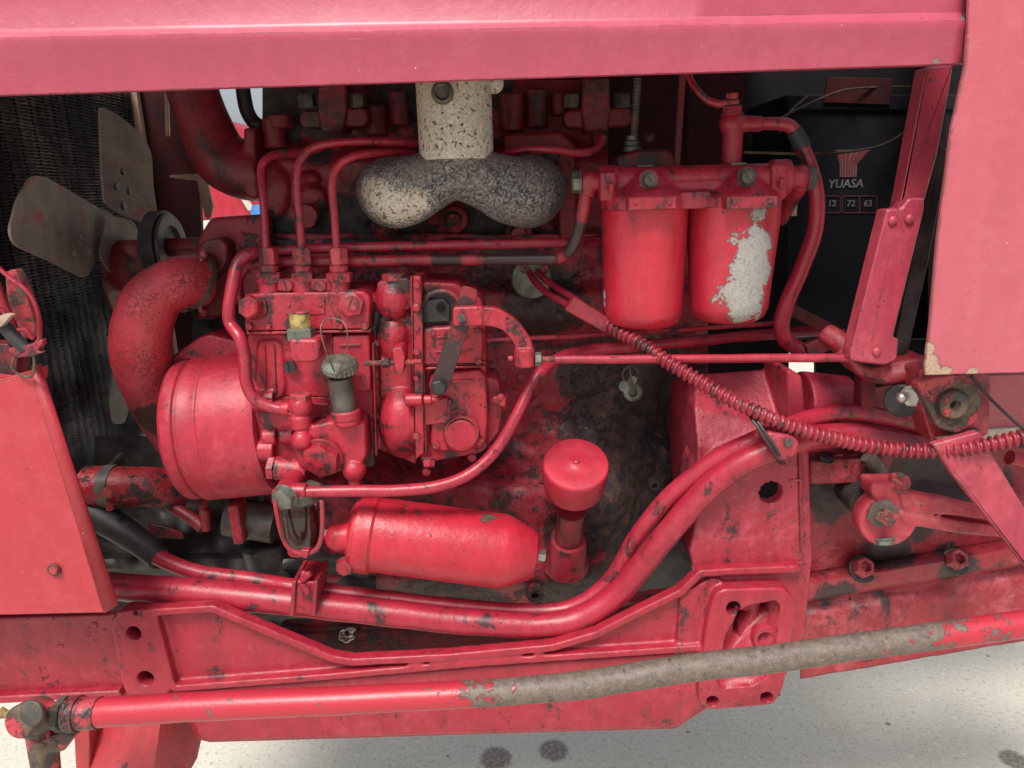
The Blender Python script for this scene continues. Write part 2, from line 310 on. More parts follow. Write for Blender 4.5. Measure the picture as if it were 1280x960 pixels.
M['tags'] = paint('lever_paint', col=(.27, .014, .024), chips=.7, cs=22, grime=1.0, lump=1.2, edge=.8, soot=[(550, 470, -.04, 70), (582, 395, -.04, 26)], under=(.02, .018, .018), under2=(.05, .04, .035))
M['conduit'] = paint('conduit_paint', col=(.28, .017, .033), chips=.7, cs=70, grime=1.0, gs=34, lump=.8, rough=.34, edge=0, under=(.10, .085, .07), under2=(.22, .18, .14))
M['fan'] = plain('dusty_fan_metal', (.14, .115, .092), (.22, .18, .148), 26, .65, .0, .9, (.26, .07, .06), .57, 24)
M['black'] = plain('oily_black_iron', (.016, .015, .016), (.045, .04, .038), 26, .42, .0, .8, (.10, .02, .02), .66, 40)
M['grey'] = plain('worn_grey_iron', (.06, .055, .05), (.13, .11, .09), 40, .5, .3, .6, (.30, .03, .035), .6, 50)
M['rubber'] = plain('black_rubber', (.014, .014, .015), (.03, .03, .03), 30, .55, 0, .4)
M['zinc'] = plain('zinc_steel', (.5, .49, .46), (.32, .3, .26), 60, .38, .85, .3)
M['brass'] = plain('yellowed_brass', (.5, .38, .13), (.22, .15, .06), 150, .6, .2, .9)
M['verdi'] = plain('green_grey_brass', (.2, .22, .18), (.1, .1, .08), 60, .5, .5, .5)
M['strip'] = plain('dusty_tan_strip', (.42, .32, .23), (.3, .2, .15), 30, .75, 0, .3)
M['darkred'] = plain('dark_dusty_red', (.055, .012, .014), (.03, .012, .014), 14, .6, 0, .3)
M['void'] = plain('shade_black', (.010, .009, .011), (.016, .013, .015), 12, .8, 0, .2)  # near-black colour standing in for shade in the bay and in holes
M['batt'] = plain('battery_case', (.011, .012, .016), (.016, .017, .021), 12, .42, 0, .1)
M['white'] = plain('printed_white_shaded', (.17, .17, .175), (.13, .13, .135), 60, .6, 0, .0)  # white print greyed down to stand in for the shade round the battery
M['logo'] = plain('printed_red_shaded', (.17, .03, .028), (.13, .025, .022), 60, .6, 0, .0)  # red print dimmed the same way, shade put into the colour
M['cream'] = plain('cream_label', (.6, .55, .46), (.5, .44, .36), 40, .6, 0, .1)
M['wire'] = plain('thin_wire', (.16, .12, .08), (.09, .06, .045), 90, .5, .5, .2)
M['blue'] = plain('blue_plastic', (.05, .2, .5), (.04, .16, .42), 10, .5, 0, .1)
def mk_rust():
    s = N('rusted_rod'); n = s.noise(120, 8, .75); b = s.mix(s.step(n, .4, .6), (.105, .08, .066), (.155, .122, .10))
    b = s.mix(s.step(s.noise(330, 4, .7, off=2), .60, .70), b, (.27, .235, .21)); b = s.mix(s.step(s.noise(120, 6, .7, off=6), .56, .66), b, (.06, .04, .035))
    sep = s.n.new('ShaderNodeSeparateXYZ'); s.lk(s.pos, sep.inputs[0]); X = sep.outputs[0]
    nn = s.mth('MULTIPLY', s.mth('SUBTRACT', s.noise(34, 9, .75, .6, off=1), .5), .34)
    xl = P(590, 865, -.17).x; xr = P(1262, 785, -.17).x
    a = s.mth('ADD', X, nn)
    red = s.mth('MAXIMUM', s.step(a, xl-.003, xl, 1, 0), s.step(s.mth('ADD', s.mth('MULTIPLY_ADD', nn, 1.6, X), s.mth('MULTIPLY', s.noise(110, 6, .7, off=3), .16)), xr+.03, xr+.035))
    # paint left on the underside of the bare stretch
    nrm = s.n.new('ShaderNodeNewGeometry'); sp = s.n.new('ShaderNodeSeparateXYZ'); s.lk(nrm.outputs['Normal'], sp.inputs[0])
    und = s.step(s.mth('ADD', sp.outputs[2], s.mth('MULTIPLY', nn, 2.2)), -.62, -.58, 1, 0)
    red = s.mth('MAXIMUM', red, und)
    cn = s.noise(42, 7, .62, .35, off=5); chip = s.step(cn, .635, .645); red = s.mth('MULTIPLY', red, s.mth('SUBTRACT', 1.0, chip))
    rc = s.mix(s.noise(14, 4), (.44, .028, .048), (.38, .02, .037)); s.lk(s.mix(red, b, rc), s.b.inputs['Base Color'])
    s.lk(s.mth('MULTIPLY_ADD', red, -.22, .58), s.b.inputs['Roughness']); h = s.mth('MULTIPLY_ADD', red, .5, s.mth('MULTIPLY', s.noise(260, 4, .7), .3)); s.lk(s.bump(h, .001), s.b.inputs['Normal']); return s.m
M['rod'] = mk_rust()
def mk_exhaust(name, low):
    s = N(name); n = s.noise(330, 4, .7)
    cream = s.mix(s.step(n, .35, .65), (.66, .60, .50), (.42, .38, .32))
    rs = s.step(s.noise(170, 7, .74, .5, off=2), .575, .63); dv = s.voro(150, 'F1'); rs = s.mth('MAXIMUM', rs, s.mth('MULTIPLY', s.step(s.mth('ADD', dv, s.mth('MULTIPLY', s.noise(260, 4, .7, off=5), .5)), .42, .50, 1, 0), s.step(s.noise(30, 3, off=8), .42, .52))); cream = s.mix(rs, cream, s.mix(s.noise(160, 4, off=1), (.22, .10, .035), (.05, .028, .02)))
    cream = s.mix(s.mth('MULTIPLY', s.step(s.noise(18, 4, off=7), .5, .7), .5), cream, (.5, .36, .2))
    if low:
        sl_ = s.mix(s.step(n, .42, .62), (.035, .035, .042), (.27, .25, .235)); sl_ = s.mix(s.mth('MULTIPLY', s.step(s.noise(26, 4, off=4), .42, .66), .6), sl_, (.22, .17, .155))
        fld = s.field(spots([(462, 252, .0, 58), (490, 270, .0, 58), (520, 258, .0, 34), (455, 235, .02, 30)]))
        f2 = s.field(spots([(640, 255, .0, 40), (690, 255, .0, 40)]))
        k = s.mth('ADD', s.mth('ADD', s.mth('MULTIPLY', fld, .8), s.mth('MULTIPLY', f2, .16)), s.mth('MULTIPLY', s.noise(300, 3, .85, off=3), 1.5))
        cream = s.mix(s.step(k, .98, 1.20), sl_, cream)
    s.lk(cream, s.b.inputs['Base Color']); s.b.inputs['Roughness'].default_value = .72
    h = s.mth('ADD', s.noise(190, 5, .75), s.mth('MULTIPLY', rs, -.7)); s.lk(s.bump(h, .0012), s.b.inputs['Normal']); return s.m
M['stack'] = mk_exhaust('speckled_cast_iron', False); M['manifold'] = mk_exhaust('grey_speckled_cast_iron', True)
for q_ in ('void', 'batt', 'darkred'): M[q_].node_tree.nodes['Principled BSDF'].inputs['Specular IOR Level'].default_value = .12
def mk_concrete():
    s = N('pale_concrete'); b = s.mix(s.noise(3, 5, .6), (.53, .50, .425), (.61, .575, .49))
    b = s.mix(s.step(s.noise(95, 5, .75), .5, .72), b, (.30, .29, .27)); b = s.mix(s.step(s.noise(60, 6, .7, off=4), .56, .7), b, (.68, .66, .58))
    b = s.mix(s.mth('MULTIPLY', s.step(s.noise(260, 3, .6, off=9), .60, .66), .6), b, (.16, .15, .14))
    b = s.mix(s.mth('MULTIPLY', s.step(s.noise(10, 4, off=2), .55, .8), .35), b, (.42, .36, .24))
    g0 = lambda x, y: (lambda d: C0 + d*(-HC/d.z))(ray(x, y))
    acc = None
    for x, y, r in ((620, 948, .036), (692, 938, .034), (1268, 950, .03), (1110, 905, .006), (1235, 820, .005), (560, 945, .004), (860, 915, .004)):
        d = s.n.new('ShaderNodeVectorMath'); d.operation = 'DISTANCE'; s.lk(s.pos, d.inputs[0]); d.inputs[1].default_value = tuple(g0(x, y))
        f = s.step(s.mth('ADD', d.outputs['Value'], s.mth('MULTIPLY', s.noise(90, 5, off=y), r*.6)), r*1.05, r*1.5, 1, 0); acc = f if acc is None else s.mth('MAXIMUM', acc, f)
    b = s.mix(s.mth('MULTIPLY', acc, s.step(s.noise(120, 4), .3, .6, .55, .9)), b, (.14, .12, .10))
    s.lk(b, s.b.inputs['Base Color']); s.b.inputs['Roughness'].default_value = .85
    s.lk(s.bump(s.noise(180, 6, .75), .0015, .7), s.b.inputs['Normal']); return s.m
M['concrete'] = mk_concrete()
def mk_glass(name, col, rough, tr):
    s = N(name); s.b.inputs['Base Color'].default_value = (*col, 1); s.b.inputs['Transmission Weight'].default_value = tr; s.b.inputs['Roughness'].default_value = rough; s.b.inputs['IOR'].default_value = 1.45; return s.m
M['glass'] = mk_glass('bowl_glass', (.85, .8, .75), .04, 1.0)
M['fuel'] = plain('dark_fuel', (.055, .022, .016), (.03, .014, .01), 20, .12, 0, 0)
def mk_fins():
    s = N('radiator_metal'); b = s.mix(s.step(s.noise(9, 5), .4, .65), (.20, .19, .19), (.62, .59, .55)); b = s.mix(s.step(s.noise(5, 5, off=4), .52, .72), b, (.12, .03, .03))
    s.lk(b, s.b.inputs['Base Color']); s.b.inputs['Roughness'].default_value = .5; s.b.inputs['Metallic'].default_value = .3; return s.m
M['fins'] = mk_fins()

# ================================================================== THE GROUND
g = G(); S = 60; g.add([(-S, -S, 0), (S, -S, 0), (S, S, 0), (-S, S, 0)], [(0, 1, 2, 3)])
ground = obj('ground', g, M['concrete']); ground['kind'] = 'structure'; ground['label'] = 'pale speckled concrete floor with dark oil spots under the tractor'

# ================================================================== THE TRACTOR
T = bpy.data.objects.new('tractor', None); sc.collection.objects.link(T); T.location = (0, .2, 0); WO['tractor'] = V((0, .2, 0)); T.empty_display_size = .2
T['label'] = 'old red painted tractor with its engine side uncovered, standing on pale concrete'; T['category'] = 'tractor'
def part(name, g, mat, parent=None, **k): return obj(name, g, M[mat] if isinstance(mat, str) else mat, T if parent is None else parent, **k)
FW = V((0, -1, 0))       # toward the viewer

# ---------------------------------------------------------------- bonnet
def loft(rows, n=60, wav=.0006):
    g = G(); vs = []; fs = []
    for a, b in rows:
        for i in range(n+1):
            t = i/n; p = V(a).lerp(V(b), t); p.y += wav*mn.noise(p*9)*2; vs.append(p)
    for k in range(len(rows)-1):
        for i in range(n): fs.append((k*(n+1)+i, k*(n+1)+i+1, (k+1)*(n+1)+i+1, (k+1)*(n+1)+i))
    return g.add(vs, fs)
def solid(o, t, off=1): md = o.modifiers.new('thickness', 'SOLIDIFY'); md.thickness = t; md.offset = off; return o
rows = [(P(-350, 130.5, -.105), P(1202, 82, -.105)), (P(-350, 132.5, -.117), P(1204, 81, -.117)), (P(-350, 130.5, -.12), P(1206, 79, -.12)), (P(-350, 67, -.123), P(1211, 38, -.123)),
        (P(-350, 60, -.1245), P(1212, 31, -.1245)), (P(-350, 53, -.124), P(1212, 25, -.124)), (P(-350, 48, -.1195), P(1212, 20, -.1195)), (P(-350, 41, -.1165), P(1211, 15, -.1165)), (P(-350, -30, -.1180), P(1211, -45, -.1180))]
a, b = rows[-1]; a = V(a); b = V(b)
for dy, dz in ((-.0005, .02), (.0, .03), (.006, .045), (.022, .07), (.06, .105), (.15, .125), (.35, .13), (.6, .115)): rows.append((a+V((0, dy, dz)), b+V((0, dy, dz))))
hood = solid(part('bonnet', loft(rows, 90), 'hood', label='chalky pink-red bonnet side with a pressed ridge along its lower edge'), .002, -1)
g = G(); hexb(g, P(1191, 3, -.107), FW, 8*K(1191, 3, -.12), .008); part('bolt', g, 'black', hood)
# right side panel: folded sheet
pr = [(1213, -60), (1650, -70), (1650, 470), (1280, 466), (1158, 469), (1157, 455), (1163, 405), (1172, 300), (1190, 160), (1207, 82), (1211, 30)]
g = G(); poly(g, pr, -.13, .004, 1.2)
rp = part('side_panel', g, 'panel', label='faded pink-red sheet metal side panel at the right with a chipped lower corner')
# ---------------------------------------------------------------- dark sheets added behind the engine, standing in for shade in the bay
g = G()
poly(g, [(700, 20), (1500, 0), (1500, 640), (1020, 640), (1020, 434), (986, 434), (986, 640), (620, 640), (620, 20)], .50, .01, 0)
part('bay_dark_back', g, 'void')
g = G(); slab3(g, [P(1160, -60, .05), P(1160, -60, .5), P(1160, 430, .5), P(1160, 430, .05)], (.02, 0, 0)); part('bay_dark_side', g, 'void')
# ---------------------------------------------------------------- radiator (seen edge-on from behind the fan)
XR = -.66; y0, y1 = -.10, PX(192, 300, XR).y; zt, zb = 1.45, PX(150, 563, XR).z
g = G(); slab3(g, [(XR-.012, y0, zb), (XR-.012, y1, zb), (XR-.012, y1, zt), (XR-.012, y0, zt)], (-.05, 0, 0))
rad = part('radiator', g, 'rubber', label='dark radiator core behind the fan')
g = G(); nf = int((zt-zb)/.0046)
for i in range(nf):      # each row of wavy cooling fin
    z = zb+(i+.5)*(zt-zb)/nf; n = 76; vs = []; fs = []
    for j in range(n+1):
        y = y0+(y1-y0)*j/n; dz = .0013*(1 if j % 2 else -1)+.0016*mn.noise(V((i*.7, y*20, 0))); dx = .003*mn.noise(V((i*.4, y*30, 5)))
        vs += [(XR+dx, y, z+dz), (XR-.012, y, z+dz*.2+.0012)]
    for j in range(n): fs.append((2*j, 2*j+2, 2*j+3, 2*j+1))
    g.add(vs, fs)
o = part('cooling_fins', g, 'fins', rad); o['kind'] = 'stuff'
g = G()
for j in range(20):
    y = y0+(y1-y0)*(j+.5)/20; sweep(g, [(XR-.007, y, zb), (XR-.007, y, zt)], [.0022, .0022], 6)
part('water_tubes', g, 'black', rad)
def xs(a, b, wid): # strip along the radiator edge
    g = G(); A = V(a); B = V(b); d = (B-A).normalized(); s_ = V((1, 0, 0)).cross(d).normalized()*wid; slab3(g, [A-s_, A+s_, B+s_, B-s_], (.012, 0, 0)); return g
part('edge_strip', xs((XR, y1, zt), (XR, y1, zb), .006), 'strip', rad)
part('bottom_strip', xs((XR+.002, y0, zb), (XR+.002, y1, zb), .006), 'strip', rad)
g = G(); slab3(g, [(XR-.05, y0, zb-.008), (XR+.012, y0, zb-.008), (XR+.012, y1+.02, zb-.008), (XR-.05, y1+.02, zb-.008)], (0, 0, -.075)); part('bottom_tank', g, 'black', rad)
# fan shroud: dark plate standing beyond the radiator edge
g = G(); poly(g, [(140, 60), (238, 60), (248, 215), (252, 290), (246, 420), (212, 540), (150, 560), (160, 285)], y1+.012, .01, 0); part('shroud_plate', g, 'darkred')
g = G(); bar(g, (206, 60), (209, 170), 5, .47, .004, .5); part('shroud_edge', g, 'strip')
g = G(); poly(g, [(212, 219), (247, 217), (258, 224), (266, 258), (262, 275), (256, 272), (246, 226), (212, 222)], .45, .006, .4); part('shroud_bracket', g, 'strip')
# ---------------------------------------------------------------- fan
XF = -.54
def blade(pts, X, tilt, name='blade', mat='fan', holes=(), th=.003):
    g = G(); pts = rnd(pts, 8); n = len(pts); cx = sum(a for a, b in pts)/n; o = [PX(a, b, X+tilt*.0009*(a-cx)) for a, b in pts]
    slab3(g, o, (-th, 0, 0)); return g
hubc = PX(160, 332, XF+.03)
hub_g = G(); lathe(hub_g, PX(140, 333, XF-.03), (1, 0, 0), [(.022, 0), (.034, .005), (.037, .012), (.037, .066), (.034, .070)], 40)
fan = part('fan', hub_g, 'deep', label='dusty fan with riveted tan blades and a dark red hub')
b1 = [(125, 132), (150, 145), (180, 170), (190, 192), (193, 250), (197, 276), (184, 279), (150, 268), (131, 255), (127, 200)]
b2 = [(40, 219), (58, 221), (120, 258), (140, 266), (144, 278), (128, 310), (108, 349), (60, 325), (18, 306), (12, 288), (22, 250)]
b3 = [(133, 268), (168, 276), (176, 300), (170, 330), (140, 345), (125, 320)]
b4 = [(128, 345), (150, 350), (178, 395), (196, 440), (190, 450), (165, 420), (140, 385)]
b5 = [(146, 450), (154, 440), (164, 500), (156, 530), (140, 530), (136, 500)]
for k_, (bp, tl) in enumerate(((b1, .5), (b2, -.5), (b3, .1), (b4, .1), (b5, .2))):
    bo = part('blade' if k_ in (0, 1, 4) else 'blade_arm', blade(bp, XF-(.005 if k_ < 2 else .012 + .03*(k_ == 4)), tl), 'fan' if k_ < 3 else 'deep' if k_ == 3 else 'grey', fan)  # shade on the lower blades is put into their darker materials
for x, y, r in ((79, 297, 3), (103, 294, 5), (93, 316, 5), (112, 314, 4), (100, 304, 3)):
    g = G(); p = PX(x, y, XF+.0015); sph(g, p, r*.001, (.5, 1, 1), 12, 8); part('rivet', g, 'fan', fan)
for x, y, r in ((152, 215, 4), (144, 233, 5), (160, 239, 5), (153, 257, 5.5)):
    g = G(); cyl(g, PX(x, y, XF-.001)+V((0, 0, 0)), (1, 0, 0), r*.0011, .004, 14); part('rivet', g, 'black', fan)
# fan pulley and belt
g = G(); o_ = PX(192, 310, XF+.045); lathe(g, o_, (1, 0, .0), [(.022, 0), (.045, .0), (.047, .003), (.040, .012), (.040, .016), (.047, .025), (.045, .028), (.03, .028), (.028, .020)], 44)
fp = part('fan_pulley', g, 'grey')
g = G(); lathe(g, o_+V((.004, 0, 0)), (1, 0, 0), [(.041, 0), (.0505, .001), (.0505, .018), (.041, .019)], 44); part('fan_belt', g, 'rubber', fp)
g = G(); sweep(g, [o_, o_+V((.11, .0, .0))], [.013, .013], 16); part('pulley_shaft', g, 'deep', fp)

# ---------------------------------------------------------------- cylinder block wall (cast, uneven) and head
def relief(x0, x1, y0_, y1_, fn, step_=4, sh=0.0):
    nx = int((x1-x0)/step_); ny = int((y1_-y0_)/step_); g = G(); vs = []; fs = []
    for j in range(ny+1):
        for i in range(nx+1):
            x = x0+(x1-x0)*i/nx; y = y0_+(y1_-y0_)*j/ny+sh*(x-x0); vs.append(P(x, y, fn(x, y)))
    W = nx+1
    for j in range(ny):
        for i in range(nx): fs.append((j*W+i, j*W+i+1, (j+1)*W+i+1, (j+1)*W+i))
    return g.add(vs, fs)
def bl(x, y, cx, cy, rx, ry, h, sh=2.0):
    d = ((x-cx)/rx)**2+((y-cy)/ry)**2; return -h*max(0, 1-d**(sh/2)) if d < 1 else 0
def ss(a, b, x): t = min(1, max(0, (x-a)/(b-a))); return t*t*(3-2*t)
def fblk(x, y):
    Y = .16
    Y -= .020*ss(345, 372, y)*(1-ss(388, 420, y)*.6)          # ledge under the pipes
    Y -= .055*ss(555, 620, y-(x-560)*.05)*(1-ss(720, 770, y))*(1-ss(770, 860, x))     # bulge of the lower crankcase
    Y += .030*ss(395, 440, y)*(1-ss(520, 575, y))*ss(600, 680, x)
    Y += .05*ss(765, 835, x+ (y-480)*.1)
    Y += bl(x, y, 655, 600, 90, 60, .018)+bl(x, y, 560, 360, 80, 40, .012)
    p = P(x, y, 0); Y += .006*mn.noise(p*22)+.0025*mn.noise(p*70)+.001*mn.noise(p*180)
    return Y
blk = part('engine_block', relief(330, 885, 292, 830, fblk, 3), 'block', label='cast engine block with flaking red paint and dark oily stains')
md = blk.modifiers.new('thickness', 'SOLIDIFY'); md.thickness = .004; md.offset = -1
def bolt(px, py, Y, r, mat='red', par=None, h=None, ax=FW, ph=0.3, name='bolt', slot=False, washer=True):
    k = K(px, py, Y); g = G(); hexb(g, P(px, py, Y), ax, r*k, (h or r*.8)*k, ph, washer); return part(name, g, mat, par)
def screw(px, py, Y, r, mat='red', par=None, h=4, ax=FW, a=.4, name='screw'):
    """slotted screw head: two half-discs either side of a real slot"""
    k = K(px, py, Y); g = G(); x, y, z = frame(ax); o_ = P(px, py, Y); cyl(g, o_, ax, r*k, h*.55*k, 20)
    for s_ in (0, math.pi):
        vs = []; nn = 11
        d0 = x*math.cos(a+s_)+y*math.sin(a+s_); d1 = x*math.cos(a+s_+math.pi/2)+y*math.sin(a+s_+math.pi/2)
        for i in range(nn):
            t = -1.35+2.7*i/(nn-1); vs.append(o_+z*h*.5*k+(d0*math.cos(t)+d1*math.sin(t))*r*.96*k)
        slab3(g, vs, z*h*.45*k)
    return part(name, g, mat, par)
for x, y, r in ((668, 738, 11), (816, 602, 8), (670, 606, 7)):
    g = G(); k = K(x, y, .1); lathe(g, P(x, y, .105 if y > 700 else .13), FW, [(r*k, 0), (r*k, .012), (r*.8*k, .016), (r*.45*k, .016), (r*.4*k, .008)], 20); part('core_plug', g, 'block' if y > 650 else 'black', blk)
for x, y, r in ((615, 560, 7), (700, 395, 6), (650, 470, 5), (735, 520, 5), (835, 650, 7), (640, 650, 7), (590, 440, 6), (720, 350, 6)):
    Y = fblk(x, y)-.001; g = G(); hexb(g, P(x, y, Y), FW, r*K(x, y, Y), r*.6*K(x, y, Y), random.random()); part('block_bolt', g, 'block', blk)
# oily crankcase bottom behind the big pipes
g = G(); poly(g, [(300, 640), (345, 560), (560, 590), (700, 700), (830, 690), (875, 640), (875, 830), (300, 830)], .145, .03, 3); part('sump', g, 'black', label='oily black sump under the engine', fuse=.005, sm=3)
def fsump(x, y):
    p = P(x, y, 0); Y = .10+.012*mn.noise(p*18)+.005*mn.noise(p*50); Y -= .02*ss(690, 700, y)*(1-ss(712, 718, y)); Y += .06*ss(780, 860, x); Y += .05*(1-ss(110, 340, x)); return Y
g = relief(118, 470, 545, 800, lambda x, y: fsump(x, y)+.04*(1-ss(640, 700, y)), 4); part('timing_cover', g, 'black', label='black oily timing cover low behind the pulley')
g = relief(240, 345, 345, 560, lambda x, y: fsump(x, y)+.06, 4); part('front_cover', g, 'black')
g = text_mesh('64', .021, P(397, 704, .085), (1, 0, .03), (0, 0, 1), .004); part('cast_number', g, 'black')
# lower horizontal casting lip behind pipes
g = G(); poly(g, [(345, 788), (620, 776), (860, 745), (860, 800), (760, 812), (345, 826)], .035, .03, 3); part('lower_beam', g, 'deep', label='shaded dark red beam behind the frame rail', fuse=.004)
g = G(); 
for i in range(26): sph(g, P(434+random.uniform(-8, 8), 794+random.uniform(-9, 9), .02), .004*random.uniform(.6, 1.2), (1, 1, .8), 7, 5)
part('plug', g, M['zinc'], fuse=.0014, sm=1, label='crusty whitish plug in the lower beam')
# head
def fhead(x, y):
    Y = .20-.03*ss(172, 205, y)-.012*ss(292, 300, y)
    Y += bl(x, y, 390, 250, 20, 22, .012, 6)+bl(x, y, 385, 225, 16, 12, .010, 6)+bl(x, y, 340, 240, 24, 40, .010, 5)+bl(x, y, 455, 250, 16, 36, .006, 5)
    p = P(x, y, 0); return Y+.005*mn.noise(p*26)+.002*mn.noise(p*85)
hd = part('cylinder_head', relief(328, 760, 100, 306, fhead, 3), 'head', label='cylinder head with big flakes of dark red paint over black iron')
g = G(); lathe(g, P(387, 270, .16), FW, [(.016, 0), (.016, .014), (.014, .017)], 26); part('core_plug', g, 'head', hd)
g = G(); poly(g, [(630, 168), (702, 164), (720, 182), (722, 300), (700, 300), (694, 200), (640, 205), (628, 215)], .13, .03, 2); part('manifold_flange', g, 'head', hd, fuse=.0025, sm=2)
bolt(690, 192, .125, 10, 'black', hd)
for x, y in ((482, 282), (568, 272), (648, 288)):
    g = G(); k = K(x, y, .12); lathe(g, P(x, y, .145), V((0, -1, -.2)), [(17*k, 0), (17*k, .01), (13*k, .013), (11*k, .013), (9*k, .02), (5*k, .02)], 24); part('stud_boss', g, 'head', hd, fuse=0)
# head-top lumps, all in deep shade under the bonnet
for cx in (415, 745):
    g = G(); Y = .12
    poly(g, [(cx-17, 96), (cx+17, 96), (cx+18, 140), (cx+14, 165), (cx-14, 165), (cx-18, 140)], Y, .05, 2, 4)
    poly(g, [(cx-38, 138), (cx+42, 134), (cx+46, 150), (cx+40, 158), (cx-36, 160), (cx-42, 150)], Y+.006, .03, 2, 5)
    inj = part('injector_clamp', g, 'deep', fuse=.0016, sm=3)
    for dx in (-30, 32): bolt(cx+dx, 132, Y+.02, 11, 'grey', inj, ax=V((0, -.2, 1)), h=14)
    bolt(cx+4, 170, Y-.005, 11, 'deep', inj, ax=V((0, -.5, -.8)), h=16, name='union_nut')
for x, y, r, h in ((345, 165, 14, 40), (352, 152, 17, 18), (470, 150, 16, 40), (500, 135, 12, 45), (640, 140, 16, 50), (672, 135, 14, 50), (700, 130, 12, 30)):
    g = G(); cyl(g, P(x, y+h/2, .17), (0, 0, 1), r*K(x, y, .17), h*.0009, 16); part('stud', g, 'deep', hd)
g = G(); poly(g, [(338, 60), (860, 50), (860, 215), (338, 215)], .26, .12, 3); part('rocker_light_block', g, 'darkred')  # dark box added as rocker cover to hold back light from behind
g = G(); pipe(g, [(298, 60, .2, 9), (305, 120, .2, 9), (312, 145, .2, 9), (325, 158, .2, 9), (345, 160, .22, 9)]); part('bypass_pipe', g, 'black')
# thermostat housing elbow at the front of the head
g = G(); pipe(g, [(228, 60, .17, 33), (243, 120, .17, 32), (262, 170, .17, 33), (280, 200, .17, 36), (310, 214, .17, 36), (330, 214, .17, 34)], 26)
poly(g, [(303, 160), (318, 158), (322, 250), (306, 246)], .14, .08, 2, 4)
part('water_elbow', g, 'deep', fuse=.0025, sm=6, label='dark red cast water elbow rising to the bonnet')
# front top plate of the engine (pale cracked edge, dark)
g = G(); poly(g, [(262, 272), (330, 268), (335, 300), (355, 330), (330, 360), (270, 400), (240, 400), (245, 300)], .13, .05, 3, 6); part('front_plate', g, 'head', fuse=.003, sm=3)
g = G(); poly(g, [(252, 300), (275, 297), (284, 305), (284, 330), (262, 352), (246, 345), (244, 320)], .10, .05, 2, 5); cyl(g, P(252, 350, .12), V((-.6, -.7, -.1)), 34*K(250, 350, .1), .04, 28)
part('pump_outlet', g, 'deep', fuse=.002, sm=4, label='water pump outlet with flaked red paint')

# ---------------------------------------------------------------- bypass hose elbow
g = G(); pipe(g, [(252, 352, .09, 31), (228, 352, .07, 32), (200, 366, .06, 33), (182, 392, .055, 35), (176, 428, .055, 36), (182, 465, .07, 35), (200, 505, .10, 33), (225, 545, .14, 32)], 36)
ho = part('coolant_hose', g, 'hose', label='thick bent coolant hose with cracked red paint')
g = G(); pipe(g, [(243, 350, .083, 35), (249, 352, .088, 35)], 32, 1); part('hose_clamp', g, 'grey', ho)
g = G()
for i in range(22):
    t = i/22*2*math.pi; c = V((254+5*math.cos(t), 353+37*math.sin(t)))
    p = P(c.x+random.uniform(-2, 2), c.y, .085+.02*math.cos(t)); sph(g, p, .0042*random.uniform(.7, 1.3), (1, .6, 1.2), 7, 5)
part('paint_crumbs', g, 'red', ho, ang=20)

# ---------------------------------------------------------------- exhaust
g = G(); Yc = .03
cyl(g, P(571, 200, Yc), V((0, 0, 1)), 46*K(571, 200, Yc), .30, 48, .001)
st = part('exhaust_pipe', g, 'stack', label='speckled cream and rust exhaust pipe rising under the bonnet')
g = G(); lathe(g, P(553, 116, -.012), FW, [(13*.0009, 0), (12*.0009, .006), (9*.0009, .007), (6*.0009, .004)], 22); part('plug', g, 'grey', st)
g = G(); sph(g, P(618, 104, Yc+.0), .010, (1, .8, 1.1)); part('clamp_lug', g, 'stack', st)
def ball(g, x, y, Y, r): sph(g, P(x, y, Y), r*K(x, y, Y), n=28, m_=18)
g = G(); pipe(g, [(571, 196, Yc, 45), (567, 208, Yc, 40), (545, 222, Yc, 36), (516, 236, Yc+.005, 41), (495, 243, Yc+.02, 43), (487, 240, Yc+.05, 42), (487, 236, Yc+.12, 38)], 30)
pipe(g, [(571, 196, Yc, 45), (577, 208, Yc, 40), (600, 222, Yc, 36), (632, 236, Yc+.005, 41), (655, 240, Yc+.02, 44), (664, 238, Yc+.05, 43), (668, 234, Yc+.12, 38)], 30)
ball(g, 492, 240, Yc+.03, 44); ball(g, 658, 240, Yc+.03, 45)
part('exhaust_manifold', g, 'manifold', fuse=.0022, sm=4, label='twin-lobed cast exhaust manifold, cream at the left and slate grey at the right')

# ---------------------------------------------------------------- injector lines and banks of pipes
def line(name, pts, mat='pipe', n=14, par=None, **k): g = G(); pipe(g, pts, n); return part(name, g, mat, par, **k)
line('injector_pipe', [(333, 312, .0, 5), (331, 280, .01, 5), (328, 240, .02, 5), (326, 213, .03, 5), (332, 200, .035, 5), (348, 193, .05, 5), (375, 191, .08, 5), (400, 185, .1, 5)])
line('injector_pipe', [(377, 312, .0, 5), (374, 270, .005, 5), (371, 225, .01, 5), (376, 200, .015, 5), (392, 184, .02, 5), (425, 178, .03, 5), (480, 177, .05, 5), (528, 180, .07, 5)])
line('injector_pipe', [(421, 312, .0, 5), (418, 270, .005, 5), (415, 230, .01, 5), (422, 208, .015, 5), (440, 196, .02, 5), (470, 191, .04, 5), (500, 191, .06, 5), (530, 196, .08, 5)])
line('injector_pipe', [(600, 215, .1, 5), (628, 196, .07, 5), (655, 187, .06, 5), (690, 187, .06, 5), (725, 191, .07, 5), (745, 186, .09, 5), (753, 172, .1, 5)])
line('fuel_pipe', [(352, 512, -.03, 7.5), (335, 508, -.03, 7.5), (318, 498, -.03, 8), (308, 478, -.03, 8), (306, 448, -.03, 8), (300, 423, -.03, 8), (288, 405, -.02, 8), (286, 385, -.02, 8), (292, 350, -.01, 8), (299, 328, .0, 8), (316, 317, .01, 8), (345, 314, .03, 7), (420, 310, .03, 6.5), (560, 307, .04, 6.5), (700, 303, .05, 6), (748, 300, .07, 6)], label='S-bent red fuel pipe round the front of the pump')
